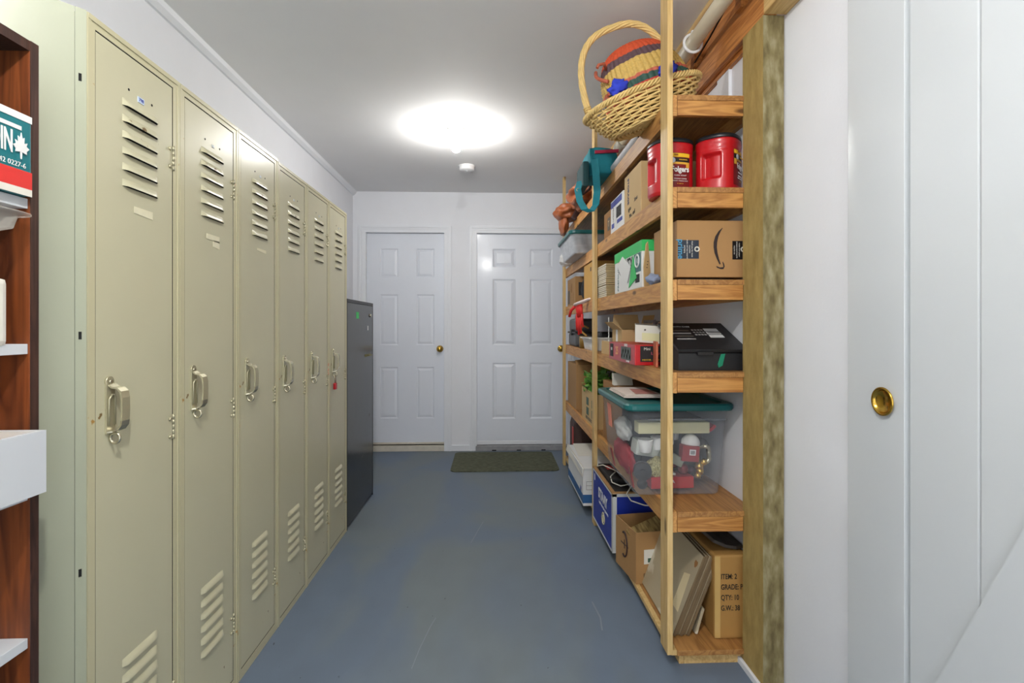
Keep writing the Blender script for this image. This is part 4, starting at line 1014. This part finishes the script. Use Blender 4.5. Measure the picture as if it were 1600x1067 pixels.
for k in range(6): b.box(-.002+.0028*k, -.0004+.0028*k, -.0222, -.0216, -.001, .013)
b.build('barcode', M_ink, o)
o = inbin('red_flat_box', 'flat red box with white lettering on the bottom of the clear bin', 'box', MB().box(-.085, .085, -.04, .04, -.022, .022, bev=.002), M_redpl, -.01, .035, -.155, (0, 0, .05))
text('SANTA', .018, (-.02, -.0406, .004), 'f', M_white, o)
for k, (x, z, r) in enumerate(((.105, .093, .018), (.108, .073, .016), (.125, .108, .013), (.10, .055, .013))):
    o = inbin('gold_ornament', ('upper gold bauble by the right side of the clear bin', 'middle shiny gold bauble low in the clear bin', 'small gold bauble nearest the right wall of the clear bin', 'lowest gold bauble in the right of the clear bin')[k], 'ornament', MB().lathe([(max(r*math.sin(PI*i/12), .0005), -r*math.cos(PI*i/12)) for i in range(13)], 20), paint('gold', (214, 180, 96), .25, metal=.9), x, z, -.17)
for k, (x, z) in enumerate(((.045, .080), (.02, .095))):
    inbin('red_ornament', ('shiny dark red bauble right of centre in the clear bin', 'dark red bauble behind the other red one in the clear bin')[k], 'ornament', MB().lathe([(max(.022*math.sin(PI*i/12), .0005), -.022*math.cos(PI*i/12)) for i in range(13)], 20), paint('ruby', (120, 20, 30), .2, metal=.4), x, z, -.16+.04*k)
inbin('silver_wreath', 'coiled silver ornament beside the red barcode box in the clear bin', 'ornament', MB().tube([(.026*math.cos(a), .01*math.sin(3*a), .034*math.sin(a)) for a in [2*PI*k/30 for k in range(30)]], .009, 8, closed=True), M_chrome, .125, .135, -.16, (0, .3, 0))
inbin('black_disc', 'round dark wheel-shaped ornament at the lower left of the clear bin', 'ornament', MB().cyl((0, -.018, 0), (0, .018, 0), .034, n=28).cyl((0, -.022, 0), (0, -.018, 0), .010, n=16), paint('brown_black', (24, 19, 18), .5), -.125, .082, -.192, (0, 0, -.25))
b = MB().blob((0, 0, 0), (.032, .03, .04), 8, .5, 4, 3); inbin('gold_tinsel', 'bunch of pale gold tinsel in the clear bin near the post', 'tinsel', b, mat_weave('tinsel', (120, 112, 60), (214, 206, 150), (60, 60, 60)), -.062, .080, -.16)
for k, (x, z, rr) in enumerate(((-.10, .175, .030), (-.045, .180, .028), (0.005, .195, .026), (.035, .21, .022))):
    inbin('paper_cup', ('leftmost white cup in the clear bin', 'white cup second from the left in the clear bin', 'white cup just right of the near post in the clear bin', 'smallest white cup under the cream strip in the clear bin')[k], 'cup', MB().lathe([(rr*.75, 0), (rr, .05), (rr*.94, .05), (rr*.7, .004)], 20, cap=False), M_white, x, z-.03, -.15+.02*k)
inbin('clear_clamshell', 'pale plastic clamshell in the middle of the clear bin', 'container', MB().box(-.06, .05, -.04, .04, -.03, .03, bev=.01), paint('milky', (196, 200, 190), .3), -.075, .150, -.10, (0, .15, 0))
inbin('grey_wedge', 'pale grey wedge-shaped packet right of the post in the clear bin', 'packet', MB().box(-.05, .04, -.02, .02, -.018, .018, bev=.004), paint('grey_green', (150, 156, 140), .6), .0, .125, -.17, (0, .45, 0))
inbin('white_flat_pack', 'white flat packet lying on the red box in the clear bin', 'packet', MB().box(-.04, .05, -.03, .03, -.004, .004, bev=.002), M_paper, -.04, .068, -.15, (0, .1, 0))
inbin('red_ribbon_roll', 'curved red ribbon at the top right inside the clear bin', 'ribbon', MB().ribbon([(.045*math.cos(a), 0, .035*math.sin(a)) for a in [PI*1.05+PI*.85*k/12 for k in range(13)]], (0, .05, 0), .012), M_redpl, .12, .265, -.16)
inbin('red_cloth', 'pinkish red cloth along the corridor side of the clear bin', 'cloth', MB().blob((0, 0, 0), (.02, .15, .055), 3, .3, 2, 4), paint('pink_red', (176, 60, 74), .8, var=.3), -.135, .085, .04)
inbin('white_foam', 'white foam piece at the corridor side of the clear bin', 'packing', MB().blob((0, 0, 0), (.025, .10, .045), 7, .3, 2, 4), M_white, -.143, .205, .02)
inbin("dark_filler", "dark filler block added to shade the back of the clear bin", "box", MB().box(-.12, .135, -.14, .16, -.12, .13, bev=.006), paint('dark_grey', (40, 38, 40), .7, var=.4, scale=20), .02, .135, .06)  # block added to darken the inside of the bin
for k, (x, z, y, r, lb, m_) in enumerate(((.128, .175, -.15, .020, 'dark glossy bauble near the top right inside the clear bin', M_ink), (-.128, .034, -.20, .020, 'black ball in the bottom left corner of the clear bin', M_ink),
        (-.02, .055, -.185, .017, 'copper coloured bauble above the red flat box in the clear bin', paint('copper', (150, 84, 50), .25, metal=.8)), (.085, .070, -.14, .019, 'dark purple bauble among the gold ones in the clear bin', paint('plum', (56, 20, 40), .2, metal=.4)))):
    inbin('ornament', lb, 'ornament', MB().lathe([(max(r*math.sin(PI*i/12), .0005), -r*math.cos(PI*i/12)) for i in range(13)], 20), m_, x, z, y)
# newspaper on the lid
t = thing('folded_newspaper', 'folded newspaper lying on the teal lid of the large bin', 'newspaper', (.61, 2.13, zE+.352))
M_news = paint('newsprint', (212, 200, 190), .8, var=.12, scale=60)
b = MB()
for k in range(3): b.box(-.085+.004*k, .08-.003*k, -.10+.006*k, .17, .001+.004*k, .0042+.004*k, bev=.001)
b.build('pages', M_news, t); MB().slab([(-.03, -.07, .0132), (.06, -.07, .0132), (.06, .07, .0132), (-.01, .10, .0132)], (0, 0, .0006)).build('printed_photo', paint('pink_photo', (176, 118, 108), .7, var=.4, scale=25), t)
t = thing('cream_packet', 'cream paper packet standing on a carton behind the large clear bin', 'packet', (.68, 2.66, zE+.332)); b = MB(); b.slab([(-.05, -.02, 0), (.05, -.02, 0), (.045, -.01, .055), (-.05, -.01, .062)], (0, .04, 0)); b.build('packet_body', M_paper, t)
t, W, D = carton('cardboard_carton', 'plain carton standing between the clear bin and the second post', 'box', .64, .88, 2.50, 2.95, zE, .33, M_card_d); finish(t)
# far bay E
t, W, D = carton('tall_carton', 'tall plain brown carton in the far bay beside the leafy box', 'box', .632, .86, 3.86, 4.29, zE, .345, M_card, rz=0); MB().slab([(-W, -D, .346), (W, -D, .346), (W, -D+.07, .40), (-W, -D+.05, .375)], (0, .003, .002)).build('flap', M_card, t); finish(t)
t, W, D = open_box('printed_fruit_box', 'open printed cardboard box holding green artificial leaves', 'box', .630, .86, 3.13, 3.60, zE, .215, M_card_l)
M_dg = paint('dark_green_print', (62, 92, 72), .6)
for yy in (-.16, .02): 
    for zz in (.14, .075): patch('printed_square', 'l', (-W-.0006, yy, zz), .075, .05, M_dg, t)
text('FRESH PRODUCE', .028, (-W-.0006, -.02, .028), 'l', M_greyink, t, bold=.02)
b = MB(); rng = random.Random(3)
for k in range(420):
    c = Vector((rng.uniform(-.10, .10), rng.uniform(-.21, .21), rng.uniform(.16, .33))); 
    c.x = max(-.095, min(.095, c.x))
    a = rng.uniform(0, 2*PI); el = rng.uniform(-.4, .9); d_ = Vector((math.cos(a)*math.cos(el), math.sin(a)*math.cos(el), math.sin(el))); s_ = d_.cross(Vector((0, 0, 1))).normalized(); L_ = rng.uniform(.038, .066)
    nn = d_.cross(s_)*.006
    b.poly([c, c+d_*L_*.4+s_*L_*.46+nn, c+d_*L_*.8+s_*L_*.34, c+d_*L_, c+d_*L_*.8-s_*L_*.34, c+d_*L_*.4-s_*L_*.46+nn], mi=rng.randint(0, 1))
o = b.build('artificial_leaves', [paint('leaf_green', (134, 184, 84), .5, var=.2), paint('leaf_dark', (80, 132, 54), .5, var=.2)]); at(o, (.745, 3.365, zE+.0015)); tag(o, 'bunch of green artificial leaves filling the printed box', 'artificial plant', kind='stuff')

# ===== bottom shelf F
zF = LV['F']
slab0 = MB().box(-.0055, .0055, -.20, .20, 0, .305, mi=1, bev=.001).box(-.0060, -.0050, -.198, .198, .002, .303).build('stone_slab', [M_slab, wood('slab_edge', (128, 108, 78), (84, 66, 44), 'z', knots=False)])
tilt = math.radians(22)
SL = ['front beige slab with a pale patch and brown stain, leaning by the near post', 'second leaning stone slab behind the stained one', 'third leaning stone slab, in the middle of the pile', 'fourth leaning stone slab in the pile', 'rearmost leaning stone slab, next to the lettered carton']
for k in range(5):
    o = slab0 if k == 0 else slab0.copy()
    if k: COL.objects.link(o)
    at(o, (.652+.0125*k, 2.02+.006*(k % 2), zF+.0035), rot=(0, tilt, 0)); tag(o, SL[k], 'slab', 'leaning stone slabs')
pt = MB(); pt.slab([(-.0057, -.175, .075), (-.0057, -.115, .075), (-.0057, -.115, .20), (-.0057, -.16, .215)], (-.0006, 0, 0)); pt.build('pale_patch', paint('pale_patch', (222, 206, 166), .6, var=.06), slab0)
pt = MB(); pt.slab([(-.0057, -.17+.013*math.cos(a), .262+.012*math.sin(a)*(1+.3*math.sin(3*a))) for a in [2*PI*k/14 for k in range(14)]], (-.0006, 0, 0)); pt.build('brown_stain', paint('rust_stain', (150, 104, 56), .7), slab0)
o = MB().box(-.005, .005, -.03, .06, 0, .095, bev=.001).build('tile_offcut', M_slab); at(o, (.737, 1.86, zF+.003), rot=(0, math.radians(16), 0)); tag(o, 'small tile offcut leaning beside the big slabs', 'tile')
t, W, D = carton('lettered_carton', 'tan carton printed ITEM, GRADE and QTY on the bottom shelf', 'box', .790, .9135, 1.800, 2.09, zF, .300, paint('tan_carton', (170, 128, 68), .6, var=.1), bev=.008)
for k, s_ in enumerate(('ITEM: 2', 'GRADE: P', 'QTY: 10', 'G.W.: 38')): text(s_, .026, (-W+.024, -D-.0006, .222-.0375*k), 'f', M_ink, t, align='LEFT', bold=.015, sx=.72)
b = MB(); b.box(-W+.002, -W+.022, -D-.0006, -D+.0005, .004, .295); b.build('clear_tape', paint('glossy_tape', (200, 166, 104), .15), t); finish(t)
t = thing('skateboard_deck', 'dark curved board lying over the lettered carton under the shelf', 'board', (.84, 1.93, zF+.305))
b = MB(); b.ribbon([(-.115, .02, .098), (-.07, .02, .060), (-.03, .02, .025), (.01, .01, .010), (.045, .0, .008), (.070, 0, .012)], (0, .20, 0), .011); b.build('deck_board', paint('dark_deck', (52, 42, 34), .5, var=.2), t)
# printed cardboard box with boards
t, W, D = open_box('open_cardboard_box', 'open cardboard box with a round logo holding barky boards', 'box', .600, .83, 2.21, 2.43, zF, .222, M_card, rz=math.radians(9))
b = MB(); b.tube([(-W-.001, .01+.032*math.cos(a), .125+.055*math.sin(a)) for a in [PI*.35+PI*1.3*k/20 for k in range(21)]], lambda s_: .0045, 6); b.box(-W-.0012, -W, -.03, .05, .121, .126).box(-W-.0012, -W, .008, .013, .105, .145); b.build('round_logo', M_darkleather, t)
patch('address_label', 'f', (-.035, -D-.0006, .115), .085, .062, M_paper, t); patch('label_print', 'f', (-.03, -D-.0014, .10), .06, .018, M_dg, t, .0006); text('E P I C', .022, (-.05, -D-.0006, .035), 'f', M_darkleather, t)
BXc = (.715, 2.32)
o = MB().box(-.115, .04, -.04, .04, 0, .012, bev=.002).build('bark_board', M_bark); at(o, (.72, 2.27, zF+.215), rot=(.55, -.35, .15)); tag(o, 'pale barky board sticking up from the open cardboard box', 'board')
o = MB().box(-.08, .085, -.035, .06, 0, .16, bev=.004).build('dark_bark_block', mat_weave('dark_bark', (44, 32, 16), (98, 78, 40), (20, 20, 20))); at(o, (.73, 2.335, zF+.007), rz=math.radians(9)); tag(o, 'dark rough block inside the open cardboard box', 'block')
# blue box
t, W, D = carton('blue_carton', 'blue carton with white lettering and borders on the bottom shelf', 'box', .588, .86, 2.50, 2.985, zF, .290, M_blue)
M_bor = paint('white_border', (206, 208, 206), .5)
b = MB()
b.box(-W-.0012, -W, -D, D, .280, .292).box(-W-.0012, -W, -D, D, 0, .010).box(-W-.0012, -W+.001, -D-.0012, -D+.014, 0, .29).box(-W-.0012, -W, D-.008, D, 0, .29)
b.box(-W, W, -D-.0012, -D, .276, .292).box(-W-.0010, -W+.022, -D-.0012, -D, 0, .29); b.build('white_border', M_bor, t)
MB().box(-W-.002, -W+.016, -D-.002, D, .2915, .2975).box(-W+.016, W, -D-.002, -D+.016, .2915, .2975).box(W-.016, W, -D+.016, D, .2915, .2975).build('cut_edge', M_card, t)
MB().box(-W+.016, W-.016, -D+.016, D-.002, .2905, .2925).build('opening_shade', M_ink, t)  # black sheet painted as the shade inside the open carton
text('STAAY', .075, (-W-.0008, -.02, .195), 'l', M_white, t, bold=.04, sx=.95); text('fresh from the growers', .024, (-W-.0008, -.04, .150), 'l', M_white, t, bold=.01)
b = MB(); b.tube([(-W-.0014, -.04+.030*math.cos(a), .095+.030*math.sin(a)) for a in [2*PI*k/28 for k in range(28)]], .003, 6, closed=True); b.tube([(-W-.0014, -.04+.014*math.cos(a), .095+.016*math.sin(a)) for a in [2*PI*k/20 for k in range(20)]], .003, 6, closed=True); b.build('seal_logo', paint('pale_gold_print', (196, 188, 150), .5), t)
patch('white_mark', 'l', (-W-.0006, D-.055, .25), .016, .035, M_white, t); finish(t)
t = thing('power_adapter', 'black electrical device with a red panel on top of the blue carton', 'electrical device', (.71, 2.80, zF+.2945))
MB().box(-.10, .12, -.15, .15, 0, .028, bev=.006).build('device_body', M_ink, t); MB().box(-.075, -.03, .02, .09, .028, .031, bev=.001).build('red_panel', paint('red_panel', (190, 40, 44), .4), t)
b = MB(); b.tube([(.60, 2.93, .372), (.62, 2.86, .397), (.66, 2.74, .400), (.70, 2.60, .392), (.69, 2.52, .385), (.65, 2.47, .360), (.66, 2.42, .345), (.72, 2.40, .33), (.78, 2.40, .325)], .0032, 7); b.bm.transform(Matrix.Translation((-.71, -2.80, -zF-.2945))); b.build('power_cord', M_paper, t)['label'] = 'long pale cord trailing into the cardboard box'
b = MB(); b.tube([(.66, 2.72, .402), (.62, 2.68, .384), (.615, 2.62, .372), (.65, 2.58, .366), (.72, 2.60, .372), (.76, 2.66, .385)], .0030, 7); b.bm.transform(Matrix.Translation((-.71, -2.80, -zF-.2945))); b.build('power_cord', M_paper, t)['label'] = 'shorter pale cord curled on the blue carton'
# white file box
t, W, D = carton('file_box', 'white lidded file box with a blue band at the bottom shelf', 'box', .560, .86, 3.16, 3.78, zF, .225, M_white)
b = MB(); b.box(-W-.0012, W, -D-.0012, D, .018, .070); b.build('blue_band', paint('steel_blue', (44, 96, 150), .5), t)
MB().box(-W-.006, W+.004, -D-.006, D+.004, .226, .236, bev=.002).box(-W-.008, -W-.004, -D-.006, D+.004, .190, .236, bev=.001).build('lid', M_white, t)
b = MB(); b.slab([(-W-.009, -D-.02, .188), (-W-.018, D, .20), (-W-.005, D, .245), (-W+.002, -D-.012, .240)], (.003, 0, 0)); b.slab([(-W+.02, -.02, .2365), (-W+.2, -.02, .2365), (-W+.22, .28, .25), (-W+.03, .28, .25)], (0, 0, .003)); b.build('torn_flap', M_paper, t)
b = MB()
for zz in (.10, .125, .15): b.box(-W+.02, W-.06, -D-.0012, -D, zz, zz+.0015)
for xx in (.02, .07, .12): b.box(-W+xx, -W+xx+.0015, -D-.0012, -D, .10, .15)
b.build('printed_grid', M_greyink, t); text('M', .05, (-W-.0006, -D+.08, .085), 'l', M_blue, t, bold=.01); text('filing', .02, (-W-.0006, -D+.06, .05), 'l', M_white, t); finish(t)
t = thing('dark_red_bag', 'dark bag with red patches standing behind the white file box', 'bag', (.70, 4.02, zF+.002)); b = MB(); b.box(-.075, .095, -.13, .16, 0, .395, bev=.055); b.build('bag_body', paint('maroon_brown', (66, 42, 34), .6, var=.4, scale=16), t); MB().box(-.079, -.073, -.07, -.02, .16, .33, bev=.002).build('red_strap', paint('salmon_red', (196, 74, 66), .6), t)

# ------------------------------------------------------------ brown bookcase on the left, near the camera
BXF = -.82; BYF = .955
S2 = thing('bookcase', 'brown stained wooden bookcase with white shelf fronts at the left edge', 'bookcase', (BXF, .5, 0))
bk = -1.29-BXF; y1 = BYF-.5
MB().box(bk, 0, y1-.016, y1, 0, 1.685, bev=.001).build('side_panel', M_brown, S2); MB().box(bk, 0, -.40, -.384, 0, 1.685, bev=.001).build('side_panel', M_brown, S2)
MB().box(0, .0015, y1-.016, y1, 0, 1.685).build('edge_band', M_darkbrown, S2)
MB().box(bk, 0, -.384, y1-.016, 1.667, 1.685).build('top_panel', M_darkbrown, S2)
MB().box(bk, bk+.008, -.384, y1-.016, 0, 1.667).build('back_panel', M_darkbrown, S2)
M_wsh = paint('white_shelf_paint', (206, 210, 214), .5, var=.04)
BS = [1.405, 1.148, .889, .627]
for zt in BS: MB().box(bk+.01, -.003, -.384, y1-.0165, zt-.018, zt, bev=.001).build('shelf', M_wsh, S2)
# jar-lid carton on the upper shelf
t = thing('jar_carton', 'teal, white and red canning-jar carton on the upper bookcase shelf', 'box', (-.912, .725, 1.4062)); W, D, hh = .10, .208, .140
MB().box(-W, W, -D, D, 0, hh, bev=.003).build('box_body', paint('teal_card', (14, 110, 118), .45, var=.05), t)
MB().box(W-.0002, W+.0010, -D, D, .012, .042).build('red_band', paint('red_band', (214, 52, 48), .45), t); MB().box(W-.0002, W+.0010, -D, D, 0, .012).build('cream_band', M_paper, t)
MB().box(W-.0002, W+.0010, -D, D, .128, .140).box(W-.0002, W+.0010, -D, D-.02, .110, .117).build('white_band', M_white, t)
text('BERNARDIN', .052, (W+.0012, D-.036, .084), 'r', M_white, t, bold=.03, sx=.42, align='RIGHT')
text("Ready to Can\u2122", .024, (W+.0012, D-.100, .058), 'r', M_white, t, align='RIGHT', bold=.02); text('12 MASON JARS', .022, (W+.0016, D-.072, .027), 'r', M_white, t, align='RIGHT', bold=.02); text('42 0227-6', .012, (W+.0012, D-.012, .050), 'r', M_white, t, align='RIGHT')
b = MB(); c_ = (D-.026, .080)
lp = [(0, 1), (.14, .62), (.38, .72), (.34, .32), (.72, .42), (.60, .18), (.95, .05), (.62, -.16), (.66, -.36), (.1, -.28), (.06, -.75), (-.06, -.75), (-.1, -.28), (-.66, -.36), (-.62, -.16), (-.95, .05), (-.60, .18), (-.72, .42), (-.34, .32), (-.38, .72), (-.14, .62)]
b.slab([(W+.0014, c_[0]+.004+p[0]*.016, c_[1]+p[1]*.026) for p in lp], (.0012, 0, 0)); b.build('leaf_logo', M_white, t)
# clear plastic punnet
t = thing('plastic_punnet', 'clear ribbed plastic container hanging under the upper bookcase shelf', 'container', (-.883, .768, 1.149))
b = MB(); n = 64; V = []
for r_, zz in ((.60, .122), (.78, .188), (.93, .196), (.97, .218), (1.08, .220), (1.08, .223)):
    ring = []
    for i in range(n):
        a = 2*PI*i/n; k = 1+(.03*math.sin(a*24) if zz < .19 else 0); ct, st = math.cos(a), math.sin(a)
        ring.append(b.bm.verts.new((math.copysign(abs(ct)**.3, ct)*.090*r_*k, math.copysign(abs(st)**.3, st)*.150*r_*k, zz)))
    V.append(ring)
for a, c in zip(V, V[1:]):
    for i in range(n): b.bm.faces.new((a[i], a[(i+1) % n], c[(i+1) % n], c[i])).smooth = True
b.bm.faces.new(V[0][::-1]); b.build('container_body', M_frost2, t)
t = thing('paper_stack', 'worn white paper packet standing on the middle bookcase shelf', 'papers', (-.955, .62, 1.1445))
MB().box(-.09, .136, -.20, .278, 0, .116, bev=.01).build('paper_bundle', M_paper, t)
# white open box jutting out
t, W, D = open_box('white_drawer_box', 'white open box jutting out of the bookcase at the left edge', 'box', -1.02, -.78, .50, .925, .889, .108, M_wsh, th=.009)
MB().box(-W+.01, W-.01, -D+.01, D-.01, .01, .095).build('tan_contents', M_card_y, t)

# thin scratch marks in the floor paint
fl = bpy.data.objects['floor']
M_scr = paint('pale_scratch', (126, 135, 145), .6)
def ray(px, py):
    a = (px-800)/800; F = (math.sin(TH), math.cos(TH)); R_ = (math.cos(TH), -math.sin(TH)); dx, dy, dz = F[0]+R_[0]*a, F[1]+R_[1]*a, (509-py)/800
    k = -1.18/dz; return (dx*k, dy*k)
def scratch(p, w_):
    b = MB(); q = [ray(*v) for v in p]
    b.ribbon([(x, y, .0004) for x, y in q], (w_, 0, 0), .0006); b.build('paint_scratch', M_scr, fl)
scratch([(643, 1045), (655, 1015), (672, 980), (681, 965)], .003); scratch([(736, 848), (745, 832), (755, 815)], .004); scratch([(941, 985), (938, 965), (925, 940)], .006)
